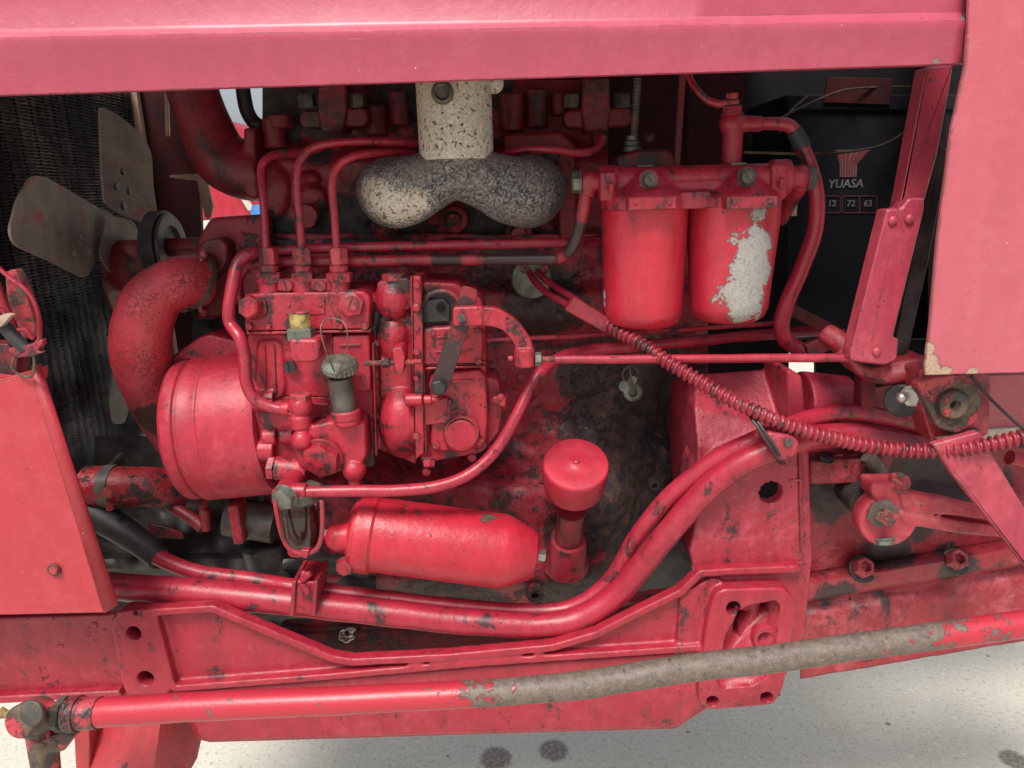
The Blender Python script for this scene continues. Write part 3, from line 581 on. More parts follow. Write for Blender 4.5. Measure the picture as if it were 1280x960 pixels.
line('fuel_pipe', [(300, 372, .03, 6), (298, 352, .02, 6), (306, 338, .02, 6), (324, 330, .02, 6.5), (420, 327, .02, 7), (560, 325, .02, 7), (680, 324, .015, 7), (702, 321, .01, 7.5), (716, 308, .0, 7.5), (726, 278, .0, 8), (733, 240, .0, 8)], 'pipe_sooty', label='sooty pipe bending up to the fuel filter')
line('thin_pipe', [(600, 425, .06, 2.5), (700, 421, .08, 3), (850, 412, .09, 3), (980, 403, .1, 3)], n=8)
line('fuel_pipe', [(376, 615, -.06, 7.5), (430, 614, -.06, 7.5), (500, 613, -.055, 7.5), (550, 607, -.05, 7.5), (590, 590, -.04, 7.5), (622, 560, -.03, 7.5), (648, 515, -.02, 7.5), (672, 470, .0, 7.5), (700, 447, .03, 7.5), (745, 437, .06, 7.5), (850, 428, .09, 7), (960, 418, .13, 7), (1045, 412, .16, 7)], label='long red fuel pipe from sediment bowl up and back')
# delivery valve stacks
for i, x in enumerate((337, 379, 424)):
    y = 318; k = K(x, y, .0); up = V((0, 0, 1)); g = G(); hexb(g, P(x, 330, 0)+V((0, 0, 0)), up, 12*k, 20*k, .3+.3*i, False)
    nut = part('union_nut', g, 'pump' if i == 0 else 'joint')
    g = G(); lathe(g, P(x, 340, 0), up, [(11*k, 0), (12*k, 2*k), (12*k, 7*k), (9*k, 10*k)], 24); part('collar', g, 'pump', nut)
    g = G(); hexb(g, P(x+1, 352, 0), up, 17*k if i != 1 else 15*k, 12*k, .5, False); part('valve_holder', g, 'pump', nut)
    g = G(); lathe(g, P(x+1, 368, 0), up, [(14*k, 0), (13.5*k, 3*k), (13.5*k, 17*k), (12*k, 18*k)], 28); part('valve_body', g, 'pump', nut)
for x in (359, 401):
    g = G(); poly(g, [(x-13, 349), (x+17, 349), (x+17, 364), (x-13, 364)], -.008, .012, 1.2, 3); lp = part('lock_plate', g, 'pump'); screw(x, 357, -.009, 7, 'pump', lp, a=.15 if x < 380 else .8)

# ---------------------------------------------------------------- injection pump
g = G()
poly(g, [(304, 369), (330, 366), (455, 364), (463, 372), (461, 414), (306, 417)], -.012, .10, 2, 4)          # upper box
poly(g, [(308, 417), (463, 414), (466, 440), (468, 585), (330, 590), (318, 560), (310, 500)], .0, .09, 2, 6) # body
poly(g, [(321, 425), (352, 425), (358, 485), (352, 500), (325, 498), (318, 470)], -.004, .04, 3, 8)
poly(g, [(412, 420), (462, 418), (464, 490), (420, 492)], -.010, .04, 2, 5)
pipe(g, [(494, 362, .02, 22), (493, 372, .015, 25), (492, 385, .02, 23)], 24)
poly(g, [(455, 372), (520, 350), (520, 582), (500, 572), (466, 560), (462, 480)], .015, .08, 2, 4)
pipe(g, [(494, 402, .03, 16), (494, 410, .02, 21), (494, 425, .02, 23), (494, 446, .03, 21)], 24)
poly(g, [(474, 392), (516, 392), (516, 500), (474, 500)], .008, .05, 2, 7)
pipe(g, [(503, 490, .03, 18), (503, 500, .02, 26), (503, 520, .012, 30), (503, 540, .014, 28), (503, 556, .03, 20)], 30)
poly(g, [(470, 352), (512, 346), (514, 388), (474, 392)], .0, .05, 2, 6)
poly(g, [(512, 345), (526, 345), (530, 420), (530, 568), (518, 576)], -.016, .10, 1.5, 2)                    # flange
poly(g, [(524, 352), (572, 354), (584, 366), (602, 372), (606, 400), (610, 560), (600, 567), (526, 580)], .004, .09, 2, 6)
poly(g, [(530, 410), (596, 406), (604, 414), (603, 456), (530, 460)], -.010, .05, 2.5, 8)                    # box upper
poly(g, [(536, 466), (600, 462), (607, 470), (610, 525), (606, 560), (552, 566), (538, 560)], -.004, .05, 2.5, 8)
poly(g, [(528, 500), (560, 496), (562, 528), (528, 532)], -.010, .03, 2, 4)
poly(g, [(606, 470), (622, 474), (630, 500), (624, 540), (608, 560)], .02, .05, 2, 4)
k = K(574, 540)
lathe(g, P(577, 541, .0), FW, [(22*k, 0), (22*k, .010), (19*k, .013)], 30)
sweep(g, [P(340, 512, .035), P(300, 512, .035)], [.036, .036], 24)
for yy in (500, 562): sweep(g, [P(345, yy, .0), P(318, yy, .0)], [.014, .014], 16)
cuts = []
for a, b in (((302, 418), (464, 415)), ((467, 400), (469, 580)), ((513.5, 342), (517, 590)), ((527, 404), (528.5, 575)), ((529, 462), (610, 459)), ((410, 418), (411, 500)), ((312, 504), (410, 506)), ((606.5, 400), (612, 566))):
    cc = G(); bar(cc, a, b, 1.5, -.03, .05, 0); cuts.append(cc)
pmp = part('injection_pump', g, 'pump', fuse=.0014, sm=2, cut=cuts, label='bulky red cast injection pump with bolted-on governor housing')
g = G()
for ang_ in range(0, 1): pass
g = G(); x0, y0_, x1, y1_ = 357, 371, 406, 394
poly(g, [(x0, y0_), (x1, y0_-2), (x1, y1_-1), (x0, y1_)], -.0135, .003, .6, 1); pl_ = part('name_plate', g, 'pump', pmp)
for q in (((x0, y0_), (x1, y0_-2)), ((x1, y0_-2), (x1, y1_-1)), ((x0, y0_), (x0, y1_))): pass
for x in (361, 401): g = G(); sph(g, P(x, 382, -.0135), .0022, (1, .6, 1), 10, 6); part('rivet', g, 'pump', pmp)
bolt(318, 384, -.012, 15, 'pump', pmp, ax=V((-.25, -1, .15)), ph=.52, h=16, name='plug_bolt')
bolt(440, 380, -.012, 16, 'pump', pmp, ax=V((0, -1, .1)), ph=.2, h=9); screw(440, 379, -.020, 9, 'joint', pmp, a=-.5)
g = G(); k = K(495, 345, -.01); hexb(g, P(493, 350, .01), (0, 0, 1), 16*k, 9*k, .2, False); part('cap_nut', g, 'joint', pmp)
# thin ribs framing the pump body and flange seam
for a, b, w_ in (((308, 417), (463, 414), 3), ((314, 503), (410, 506), 2.5), ((466, 430), (470, 570), 2), ((528, 408), (532, 566), 3), ((532, 461), (606, 458), 2.5), ((532, 530), (560, 527), 3), ((562, 500), (561, 528), 4)):
    g = G(); bar(g, a, b, w_, -.0145 if a[0] < 470 and a[1] < 450 else -.010, .01, .8); part('rib', g, 'pump', pmp)
for pts in ([(553, 352), (572, 356), (578, 370), (560, 368)],): pass
g = G(); sweep(g, [P(552+24*math.cos(t), 384-20*math.sin(t) if math.sin(t) > 0 else 384, -.002) for t in [i*math.pi/10 for i in range(11)]], [.0035]*11, 8); part('rib', g, 'pump', pmp)
g = G(); poly(g, [(528, 375), (556, 374), (562, 382), (562, 402), (528, 404)], -.002, .01, 1, 3); rc = part('linkage_window', g, 'black', pmp)  # black plate painted in for the darkness of a recess
g = G(); cyl(g, P(551, 384, -.004), FW, .0052, .002, 18); part('hole', g, 'void', pmp)  # black disc in place of a shaded hole
for x, y in ((521, 385), (620, 500), (533, 590), (590, 572), (626, 497)): g = G(); sph(g, P(x, y, -.017 if x < 530 else .005), .0055, (1, .6, 1), 14, 8); part('stud', g, 'pump', pmp)
bolt(628, 502, .01, 9, 'pump', pmp, ax=V((1, -.4, 0)))
bolt(536, 574, -.010, 8, 'pump', pmp, ax=V((0, -.5, -1)), h=10)
for r_, w_ in ((20, 3), (13, 2)):
    g = G(); k = K(577, 541); c = P(577, 541, -.012); sweep(g, [c+V((math.cos(t)*r_*k, 0, math.sin(t)*r_*k)) for t in [i*math.pi*2/28 for i in range(29)]], [w_*k*.5]*29, 6); part('cover_ring', g, 'pump', pmp)
g = G(); cyl(g, P(507, 500, -.018), (1, 0, 0), 8*K(507, 500), 22*.00089, 18); cyl(g, P(530, 500, -.018), (1, 0, 0), 6*K(507, 500), 10*.00089, 18); lathe(g, P(540, 500, -.018), (1, 0, 0), [(4*.00089, 0), (4*.00089, .008)], 12); part('stop_screw', g, 'pump', pmp)
def thread(g, a, b, r, pitch=.0022, n=10):
    a = V(a); b = V(b); L = (b-a).length; N_ = max(4, int(L/pitch)*4); sweep(g, [a.lerp(b, i/N_) for i in range(N_+1)], [r*(1, .93, .86, .93)[i % 4] for i in range(N_+1)], n)
g = G(); thread(g, P(456, 454, -.03), P(527, 452, -.03), 3.6*K(490, 450, -.03)); sc1 = part('adjusting_screw', g, 'joint', pmp)
g = G(); poly(g, [(490, 436), (502, 434), (506, 445), (504, 466), (500, 470), (494, 462)], -.036, .03, 1, 3); part('lug', g, 'pump', pmp)
g = G(); hexb(g, P(478, 453, -.03), (1, 0, 0), 7*K(480, 450, -.03), .008, .2, False); part('lock_nut', g, 'joint', pmp)
for x, y, r in ((521, 356, 4.5), (521, 440, 4.5), (521, 545, 4.5), (521, 410, 3.5), (521, 472, 4)):
    bolt(x, y, -.017, r, 'pump', pmp, h=4, ph=random.random(), name='flange_screw')
for x, y, r in ((540, 415, 4), (596, 414, 4), (598, 452, 4), (544, 472, 4), (600, 552, 4.5), (545, 556, 4.5), (602, 478, 4)):
    screw(x, y, -.013 if y < 460 else -.007, r, 'pump', pmp, h=3, a=random.random()*3, name='cover_screw')
for x, y, r in ((312, 408, 4.5), (456, 408, 4.5), (336, 408, 3.5), (426, 408, 3.5)): bolt(x, y, -.014, r, 'pump', pmp, h=4, ph=random.random(), name='housing_bolt')
for a, b, w_ in (((545, 422), (585, 420), 2), ((545, 440), (590, 438), 2), ((566, 478), (592, 476), 2.5), ((330, 432), (332, 490), 2), ((342, 432), (344, 490), 2), ((425, 432), (450, 431), 2.5), ((425, 470), (450, 469), 2.5)):
    g = G(); bar(g, a, b, w_, -.0125 if a[1] < 460 and a[0] > 500 else -.008 if a[0] > 500 else -.0125 if a[0] > 400 else -.0065, .008, .5, 1); part('rib', g, 'pump', pmp)
for x, y in ((470, 430), (470, 470), (470, 520)): g = G(); sph(g, P(x, y, .0), .004, (1, .8, 1), 12, 8); part('stud', g, 'joint', pmp)
# levers
g = G(); poly(g, rnd([(577, 357), (598, 362), (590, 400), (561, 484), (550, 496), (538, 488), (540, 474), (566, 400)], 6), -.040, .006, .8); lv = part('stop_lever', g, 'tags', label='oily black and red flat stop lever on the pump')
bolt(549, 483, -.041, 10, 'black', lv, h=9); 
g = G(); cyl(g, P(549, 482, -.034), V((0, 1, 0)), .011, .035, 20); part('pivot', g, 'pump', lv)
g = G(); poly(g, rnd([(568, 386), (612, 384), (624, 386), (648, 402), (664, 425), (668, 440), (646, 442), (642, 428), (628, 412), (610, 408), (570, 406)], 7), -.052, .013, 1.5)
cyl(g, P(656, 458, -.046), V((0, 0, 1)), 13*K(656, 450, -.046), 24*.00085, 22)
poly(g, rnd([(566, 384), (604, 383), (604, 408), (566, 408)], 4), -.054, .012, 1.5)
ar = part('throttle_arm', g, 'pump', fuse=.0011, sm=3, label='curved cast throttle arm with raised characters')
screw(577, 397, -.056, 5.5, 'grey', ar)
g = text_mesh('H', .011, P(647, 416, -.0535), (.45, 0, -.9), (.9, 0, .45), .001)
for s_, x, y, an in (('H', 652, 427, -72), ('I', 642, 407, -55), ('O', 634, 399, -40)):
    t = R(an); g = text_mesh(s_, .010, P(x, y, -.0530), (math.cos(t), 0, math.sin(t)), (-math.sin(t), 0, math.cos(t)), .001); part('cast_letter', g, 'pump', ar)
g = G(); hexb(g, P(669, 449, -.046), (1, 0, 0), 9*.00085, 8*.00085, .2, False); part('nut', g, 'verdi', ar)
g = G(); thread(g, P(676, 449, -.046), P(697, 449, -.046), 4*.00085); part('threaded_end', g, 'joint', ar)
g = G(); cyl(g, P(641, 448, -.046), (-1, 0, 0), .003, .005, 12); part('pin_end', g, 'pump', ar)
line('throttle_rod', [(694, 449, -.046, 5.5), (800, 449, -.046, 5.5), (930, 448, -.046, 5.5), (1062, 447, -.046, 5.5)])
# bleed fitting, primer plunger, feed pump
k = K(378, 430, -.04); U = V((0, 0, 1))
g = G(); poly(g, [(361, 424), (396, 424), (400, 432), (399, 450), (390, 454), (368, 454), (361, 448)], -.05, .03, 3, 5); cyl(g, P(378, 430, -.035), U, 15*k, 8*k, 20); fe = part('bleed_elbow', g, 'pump', fuse=.0011, sm=3)
g = G(); hexb(g, P(377, 424, -.035), U, 17*k, 15*k, .5, False); cyl(g, P(377, 427, -.035), U, 15*k, 6*k, 24); part('union_nut', g, 'verdi', fe)
g = G(); lathe(g, P(376, 410, -.035), U, [(12.5*k, 0), (13*k, 2*k), (12.5*k, 18*k), (10*k, 19*k)], 18); part('seal_cap', g, 'brass', fe, label='flaking yellow seal cap')
g = G(); sph(g, P(376, 390, -.035), 12*k, (1, 1, .2), 18, 8); part('cap_top', g, 'joint', fe)
screw(363, 458, -.006, 8, 'black', pmp, a=.1)
g = G(); lathe(g, P(432, 522, -.035), V((-.05, 0, 1)), [(15*k, 0), (17*k, 2*k), (17*k, 8*k), (15*k, 10*k), (15*k, 52*k), (16*k, 53*k), (14*k, 54*k), (13*k, 48*k)], 32); pr_ = part('primer_plunger', g, 'grey', label='black and grey primer barrel with a knurled cap')
g = G(); lathe(g, P(434, 524, -.035), V((-.05, 0, 1)), [(15*k, 0), (18*k, 2*k), (18*k, 11*k), (16*k, 13*k)], 32); part('barrel_collar', g, 'pump', pr_)
g = G(); n_ = 48; prof = [(20*k, 0), (23*k, 2*k), (23*k, 9*k), (20*k, 12*k), (10*k, 15*k)]
lathe(g, P(425, 462, -.04), V((.1, -.35, 1)), prof, n_)
for i, v in enumerate(g.v):
    if i//n_ in (1, 2) and i % 2: v += (P(425, 458, -.04)-v)*.05
part('knurled_cap', g, 'verdi', pr_, ang=15)
wl = [(418, 465, -.06, .9), (408, 440, -.06, .9), (401, 415, -.055, .9), (404, 402, -.05, .9), (414, 398, -.05, .9), (428, 402, -.05, .9), (434, 415, -.055, .9), (433, 440, -.06, .9), (425, 462, -.062, .9), (420, 472, -.062, .9)]
line('seal_wire', wl, 'wire', 6)
g = G()
poly(g, [(366, 538), (400, 530), (440, 522), (456, 528), (458, 572), (450, 584), (420, 592), (380, 590), (368, 575)], -.035, .05, 3, 8)
ball(g, 443, 587, -.03, 15); ball(g, 378, 550, -.035, 14)
cyl(g, P(377, 535, -.03), U, 14*k, .016, 22); cyl(g, P(435, 530, -.035), U, 17*k, .008, 22)
sweep(g, [P(345, 585, -.02), P(385, 588, -.02)], [.014, .014], 18); sweep(g, [P(443, 590, -.03), P(443, 605, -.03)], [.008, .007], 14)
fpmp = part('feed_pump', g, 'pump', fuse=.0012, sm=4, label='small red feed pump with a big hexagon plug')
bolt(403, 572, -.036, 24, 'pump', fpmp, ax=V((-.12, -1, -.25)), ph=.35, h=12, name='hexagon_plug')
g = G(); hexb(g, P(344, 585, -.02), V((-1, 0, .1)), .014, .008, .3, False); part('nut', g, 'pump', fpmp)
g = G(); sweep(g, [P(352, 512, -.03), P(362, 511, -.03)], [.0085, .0085], 16); ball(g, 376, 507, -.03, 15); cyl(g, P(376, 530, -.03), U, 12*k, .03, 18); bj = part('banjo_fitting', g, 'pump', fuse=.0011, sm=3)
g = G(); hexb(g, P(376, 499, -.03), V((0, -.1, 1)), 14*k, 8*k, .2, False); part('bolt', g, 'joint', bj)
for x, y in ((338, 546), (360, 545)): g = G(); cyl(g, P(x-8, y, 0), V((1, 0, 0)), .011, .016, 18); part('boss', g, 'pump', pmp)
# drum (pump drive cover)
ax = V((1, .04, .05)).normalized(); c0 = P(236, 536, .07); k = K(260, 535, .07); r_ = 90*k
g = G(); lathe(g, c0, ax, [(r_*.3, -.002), (r_*.94, 0), (r_*.975, .004), (r_*.975, .016), (r_*.95, .018), (r_*.95, .021), (r_, .023), (r_, .040), (r_*.985, .042), (r_*.985, .044), (r_*1.005, .046), (r_*1.005, .098), (r_*1.0, .105), (r_*.98, .110), (r_*.90, .112), (r_*.86, .109), (r_*.3, .109)], 72)
for v in g.v: v += (v-c0).normalized()*.0012*mn.noise(v*30)
dr = part('drive_drum', g, 'drum', label='large smooth red drum in front of the pump')
for t in (.9, 2.2, -.3, -1.4):
    x_, y_, a_ = frame(ax); g = G(); hexb(g, c0+ax*.111+(x_*math.cos(t)+y_*math.sin(t))*r_*.75, ax, .009, .008, .2); part('bolt', g, 'red', dr)
g = G(); lathe(g, c0+ax*.10, ax, [(.05, 0), (.048, .02), (.04, .035), (.03, .05)], 40); part('hub', g, 'red', dr)
# pinch: lugs and cracked upper flange
g = G(); poly(g, [(200, 455), (248, 422), (262, 418), (300, 428), (300, 446), (230, 452)], .07, .05, 2, 3); part('drum_flange', g, 'red', dr, fuse=.002, sm=2)

# ---------------------------------------------------------------- sediment bowl
k = K(378, 650, -.05); c = P(378, 690, -.045)
g = G(); lathe(g, P(378, 682, -.045), U, [(14*k, 0), (18*k, 1.5*k), (20*k, 6*k), (23*k, 22*k), (24*k, 62*k), (24*k, 64*k)], 40); bw = part('sediment_bowl', g, 'glass', label='small glass sediment bowl held by a red wire bail')
g = G(); lathe(g, P(378, 680, -.045), U, [(12*k, 0), (16*k, 1.5*k), (18*k, 6*k), (21*k, 22*k), (22*k, 46*k)], 40); part('fuel', g, 'fuel', bw)
g = G(); lathe(g, P(378, 690, -.045), U, [(12*k, 0), (18*k, 2*k), (18*k, 5*k), (14*k, 6*k)], 30); part('cup', g, 'red', bw)
g = G(); lathe(g, P(378, 624, -.045), U, [(25*k, 0), (27*k, 2*k), (27*k, 13*k), (22*k, 17*k)], 36); part('bowl_head', g, 'grey', bw)
line('wire_bail', [(343, 612, -.075, 3), (346, 640, -.078, 3), (352, 668, -.078, 3), (362, 686, -.078, 3.2), (380, 692, -.078, 3.2), (396, 686, -.078, 3.2), (402, 668, -.075, 3), (403, 645, -.072, 3), (402, 625, -.065, 3)], 'red', 8, bw)
g = G(); poly(g, [(376, 688), (386, 688), (384, 698), (378, 698)], -.083, .008, .6); part('thumb_nut', g, 'red', bw)
g = G(); pipe(g, [(370, 596, -.03, 12), (362, 608, -.05, 14), (356, 618, -.065, 14)], 18); sweep(g, [P(360, 614, -.06), P(384, 614, -.06)], [.010, .009], 16); bj2 = part('banjo_fitting', g, 'red', fuse=.0012, sm=3)
bolt(356, 621, -.072, 15, 'verdi', bj2, ax=V((-.25, -1, -.2)), h=10)

# ---------------------------------------------------------------- oil filter
A = P(462, 667, -.02); B = P(668, 694, -.02); ax = (B-A).normalized(); k = K(560, 680, -.02); L = (B-A).length
g = G(); lathe(g, A, ax, [(44*k, 0), (46*k, .002), (46*k, L*.80), (45*k, L*.825), (32*k, L*.975), (29*k, L*.99), (28*k, L), (14*k, L), (13*k, L+.004), (10*k, L+.004)], 64)
of = part('oil_filter', g, 'oilcan', label='long red oil filter canister lying on its side with chipped paint')
g = G(); lathe(g, A-ax*.014, ax, [(45*k, 0), (49*k, .001), (49*k, .019), (46.5*k, .022)], 64); part('clamp_band', g, 'oilcan', of)
g = G(); lathe(g, A-ax*.016, ax, [(30*k, -.008), (42*k, -.002), (44*k, .004)], 48); sweep(g, [P(452, 668, -.04), P(424, 672, -.04)], [.0165, .0165], 24); ball(g, 424, 672, -.04, 18); sweep(g, [P(440, 700, -.04), P(460, 690, -.03)], [.014, .02], 18); part('filter_head', g, 'oilcan', of, fuse=.0015, sm=3)
bolt(432, 707, -.055, 11, 'red', of, ax=V((-.1, -1, -.1)), h=8)
g = G(); hexb(g, B+ax*.004, ax, .0078, .009, .3); part('drain_bolt', g, 'zinc', of)
g = G(); hexb(g, P(412, 668, -.04), V((-1, 0, 0)), .007, .006, .3, False); part('bolt', g, 'grey', of)
# ---------------------------------------------------------------- oil filler
ax = V((0.02, -.50, .87)).normalized(); k = K(720, 590, .02)
top = P(720, 578, .015)
g = G(); lathe(g, top-ax*50*k, ax, [(36*k, 0), (38*k, 1*k), (40*k, 12*k), (41.5*k, 44*k), (41*k, 47*k), (39.5*k, 48.6*k), (30*k, 50*k), (22*k, 49.3*k), (14*k, 49*k), (8*k, 50.5*k), (5*k, 51.5*k)], 56); oc = part('oil_filler_cap', g, 'cap', label='smooth mushroom-shaped red oil filler cap')
g = G(); sph(g, top+ax*.001, 5*k, (1, 1, .7), 14, 8); part('cap_rivet', g, 'cap', oc)
g = G(); s0 = P(710, 676, .075); s1 = P(714, 638, .045); sweep(g, [s0, s1], [19*k, 18*k], 24); part('filler_neck', g, 'tags', oc)
g = G(); d_ = (s1-s0).normalized(); lathe(g, s0-d_*.05, d_, [(34*k, 0), (28*k, .02), (26*k, .05), (24*k, .055), (19*k, .055)], 32); part('neck_boss', g, 'red', oc)

# ---------------------------------------------------------------- fuel filters
fh = G()
for cx, pts in ((803, 0),): pass
kf = K(860, 240, -.02)
for cx in (806, 918):
    lathe(fh, P(cx, 262, .005), U, [(57*kf, 0), (58*kf, 3*kf), (57*kf, 16*kf), (50*kf, 22*kf), (40*kf, 30*kf), (30*kf, 42*kf)], 44)
sweep(fh, [P(748, 228, -.0), P(985, 223, -.0)], [19*kf, 19*kf], 28)
sweep(fh, [P(748, 229, -.0), P(768, 228, -.0)], [22*kf, 22*kf], 28); sweep(fh, [P(962, 223, -.0), P(986, 222, -.0)], [23*kf, 23*kf], 28)
poly(fh, [(840, 240), (890, 238), (888, 261), (844, 262)], -.030, .05, 2, 5); poly(fh, [(820, 228), (905, 224), (900, 256), (826, 258)], -.018, .05, 2, 6)
for cx, cy in ((808, 225), (929, 222)): cyl(fh, P(cx, cy, -.015), V((0, -1, .1)), 13*kf, .014, 24)
for cx, cy in ((764, 236), (975, 230)): cyl(fh, P(cx, cy+6, -.025), V((0, -.4, 1)), 4*kf, .012, 12)
poly(fh, [(750, 214), (770, 214), (770, 250), (750, 252)], -.02, .04, 2, 4); poly(fh, [(965, 205), (985, 205), (985, 248), (965, 250)], -.02, .04, 2, 4)
fhd = part('filter_head', fh, M['red'], fuse=.0017, sm=4, label='cast head joining the two fuel filters, sooty pink-red')
for x0, x1, y in ((786, 845, 246), (909, 972, 245)):
    g = G(); poly(g, [(x0, y+1), (x1, y), (x1, y+15), (x0, y+17)], -.056, .02, .8, 1); nm = part('name_plate', g, 'red', fhd)
    for x in (x0+9, x1-8): g = G(); sph(g, P(x, y+8, -.0565), .0024, (1, .5, 1), 10, 6); part('rivet', g, 'red', nm)
for cx, cy in ((812, 225), (933, 222)): b_ = bolt(cx, cy, -.031, 10.5, 'grey', fhd, ax=V((.15, -1, .1)), h=8); screw(cx, cy, -.0385, 6.5, 'grey', fhd, a=.6)
for x, y in ((807, 210), (924, 207)): g = G(); poly(g, [(x-10, y-4), (x+10, y-4), (x+9, y+5), (x-9, y+5)], -.004, .014, .8); part('tab', g, 'verdi', fhd)
for (cx, ctop, cbot, w0, w1), mt, lb in (((803, 262, 400, 55.5, 52), 'can', 'left fuel filter canister, glossy red'), ((914, 262, 393, 59, 51), 'can2', 'right fuel filter canister with paint worn to pale metal')):
    g = G(); bot = P(cx-(4 if cx > 850 else 0), cbot, .005); topp = P(cx+3, ctop-4, .005); axc = (topp-bot); h = axc.length; k = kf
    lathe(g, bot, axc, [(w1*.35*k, -.008), (w1*.7*k, -.006), (w1*.9*k, -.001), (w1*k, .009), (w1*1.01*k, .02), (w0*k, h*.9), (w0*k, h)], 64)
    for v in g.v: v += (v-bot).normalized()*.0006*mn.noise(v*40)
    part('filter_canister', g, mt, label=lb)
# banjo at both ends
g = G(); ball(g, 737, 226, .0, 12); sweep(g, [P(737, 228, 0), P(733, 245, 0)], [.0095, .0085], 16); sweep(g, [P(726, 228, 0), P(750, 227, 0)], [.0098, .0098], 18); bj3 = part('banjo_fitting', g, 'pipe_sooty', fuse=.0012, sm=3)
g = G(); hexb(g, P(724, 228, 0), (-1, 0, 0), .0115, .008, .3); part('bolt', g, 'verdi', bj3)
g = G(); sweep(g, [P(984, 222, 0), P(1006, 222, 0)], [15*kf, 14*kf], 22); ball(g, 999, 222, 0, 16); sweep(g, [P(1000, 228, .0), P(985, 255, .03), P(975, 275, .05)], [.011, .009, .009], 14); bj4 = part('banjo_fitting', g, 'red', fuse=.0012, sm=3)
g = G(); hexb(g, P(1008, 223, 0), (1, 0, 0), .012, .009, .3); part('bolt', g, 'grey', bj4)
# riser and over-flow pipe
g = G(); cyl(g, P(914, 208, .02), U, 13*kf, 60*kf, 26); ball(g, 914, 155, .02, 15); cyl(g, P(914, 150, .02), U, 12*kf, 14*kf, 22); sweep(g, [P(914, 155, .02), P(952, 155, .02)], [11*kf, 9.5*kf], 20); rs = part('riser_fitting', g, 'red', fuse=.0014, sm=3)
g = G(); hexb(g, P(915, 142, .02), U, 13*kf, 9*kf, .3); part('union_nut', g, 'red', rs)
g = G(); cyl(g, P(915, 132, .02), U, 9*kf, 6*kf, 18); cyl(g, P(915, 125, .02), U, 8*kf, 8*kf, 6, .0004); sweep(g, [P(915, 129, .02), P(896, 130, .02)], [5*kf, 5*kf], 14); part('bleed_screw', g, 'joint', rs)
line('thin_pipe', [(856, 70, .05, 4), (862, 98, .03, 4), (872, 114, .02, 4), (884, 125, .02, 4.5), (900, 130, .02, 5)])
line('fuel_pipe', [(948, 155, .02, 7.5), (975, 155, .02, 8), (990, 160, .02, 8.5), (1000, 178, .02, 8.5), (1012, 205, .02, 9), (1021, 245, .02, 9.5), (1018, 290, .03, 10), (1002, 335, .04, 10), (985, 375, .05, 10), (977, 405, .06, 10), (982, 425, .07, 10), (1000, 437, .09, 10)], label='thick red return pipe curving down at the right of the filters')
g = G(); pipe(g, [(992, 163, .02, 10.2), (1000, 177, .02, 10.4), (1003, 184, .02, 10.4)], 18, 4); part('rubber_sleeve', g, 'rubber')
# control cable with coil guard seen behind, strap, clutter
g = G(); thread(g, P(797, 98, .10), P(792, 175, .10), 5*.001, .004); part('coil_sheath', g, 'grey')
g = G(); 
for i in range(3): cyl(g, P(790, 190-i*7, .10), U, (11-2*i)*.001, .006, 18)
part('sheath_fitting', g, 'verdi')
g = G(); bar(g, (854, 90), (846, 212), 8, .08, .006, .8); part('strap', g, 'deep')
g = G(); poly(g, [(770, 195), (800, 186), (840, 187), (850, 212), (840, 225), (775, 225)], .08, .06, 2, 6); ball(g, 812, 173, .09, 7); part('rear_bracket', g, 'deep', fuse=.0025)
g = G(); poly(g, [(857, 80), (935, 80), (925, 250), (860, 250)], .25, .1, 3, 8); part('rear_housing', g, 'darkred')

# ---------------------------------------------------------------- inlet flange with twin capillaries and the corrugated conduit
k = K(668, 350, .1); g = G(); lathe(g, P(664, 348, .125), FW, [(26*k, 0), (26*k, .004), (24*k, .006)], 36); fl = part('round_flange', g, 'verdi')
for x, y in ((656, 336), (680, 337)): screw(x, y, .117, 6, 'joint', fl)
line('twin_pipe', [(662, 342, .11, 4.5), (672, 356, .08, 4.5), (690, 370, .05, 4.5), (714, 383, .02, 4.5)], n=10)
line('twin_pipe', [(672, 340, .11, 4.5), (682, 350, .08, 4.5), (700, 362, .05, 4.5), (724, 377, .02, 4.5)], n=10)
g = G(); a = V((713, 380)); b = V((765, 412)); poly(g, rnd([(718, 371), (768, 402), (756, 416), (706, 388)], 2), -.005, .016, 1.5); part('conduit_sleeve', g, 'conduit')
q = catmull([(758, 406, .0, 9), (800, 430, -.03, 9.5), (850, 462, -.06, 10), (900, 492, -.08, 10), (945, 515, -.09, 10), (1000, 537, -.09, 10), (1060, 552, -.09, 10), (1120, 562, -.095, 10), (1180, 563, -.11, 10), (1240, 555, -.12, 10.5), (1310, 538, -.13, 11)], 40)
pts = [P(*t[:3]) for t in q]; rad_ = [t[3]*K(*t[:3]) for t in q]
# resample by arc length so every ridge is alike
acc = [0]
for i in range(1, len(pts)): acc.append(acc[-1]+(pts[i]-pts[i-1]).length)
Ltot = acc[-1]; pitch = .0066; per = 6; Ns = int(Ltot/pitch)*per; PP = []; RR = []; j = 0
for i in range(Ns+1):
    s_ = Ltot*i/Ns
    while j < len(acc)-2 and acc[j+1] < s_: j += 1
    t = (s_-acc[j])/max(1e-9, acc[j+1]-acc[j]); PP.append(pts[j].lerp(pts[j+1], t)); RR.append((rad_[j]*(1-t)+rad_[j+1]*t)*(.62, .86, 1.0, 1.0, .90, .62)[i % per])
g = G(); sweep(g, PP, RR, 16); part('corrugated_conduit', g, 'conduit', ang=60, label='long ribbed red conduit running down to the right')

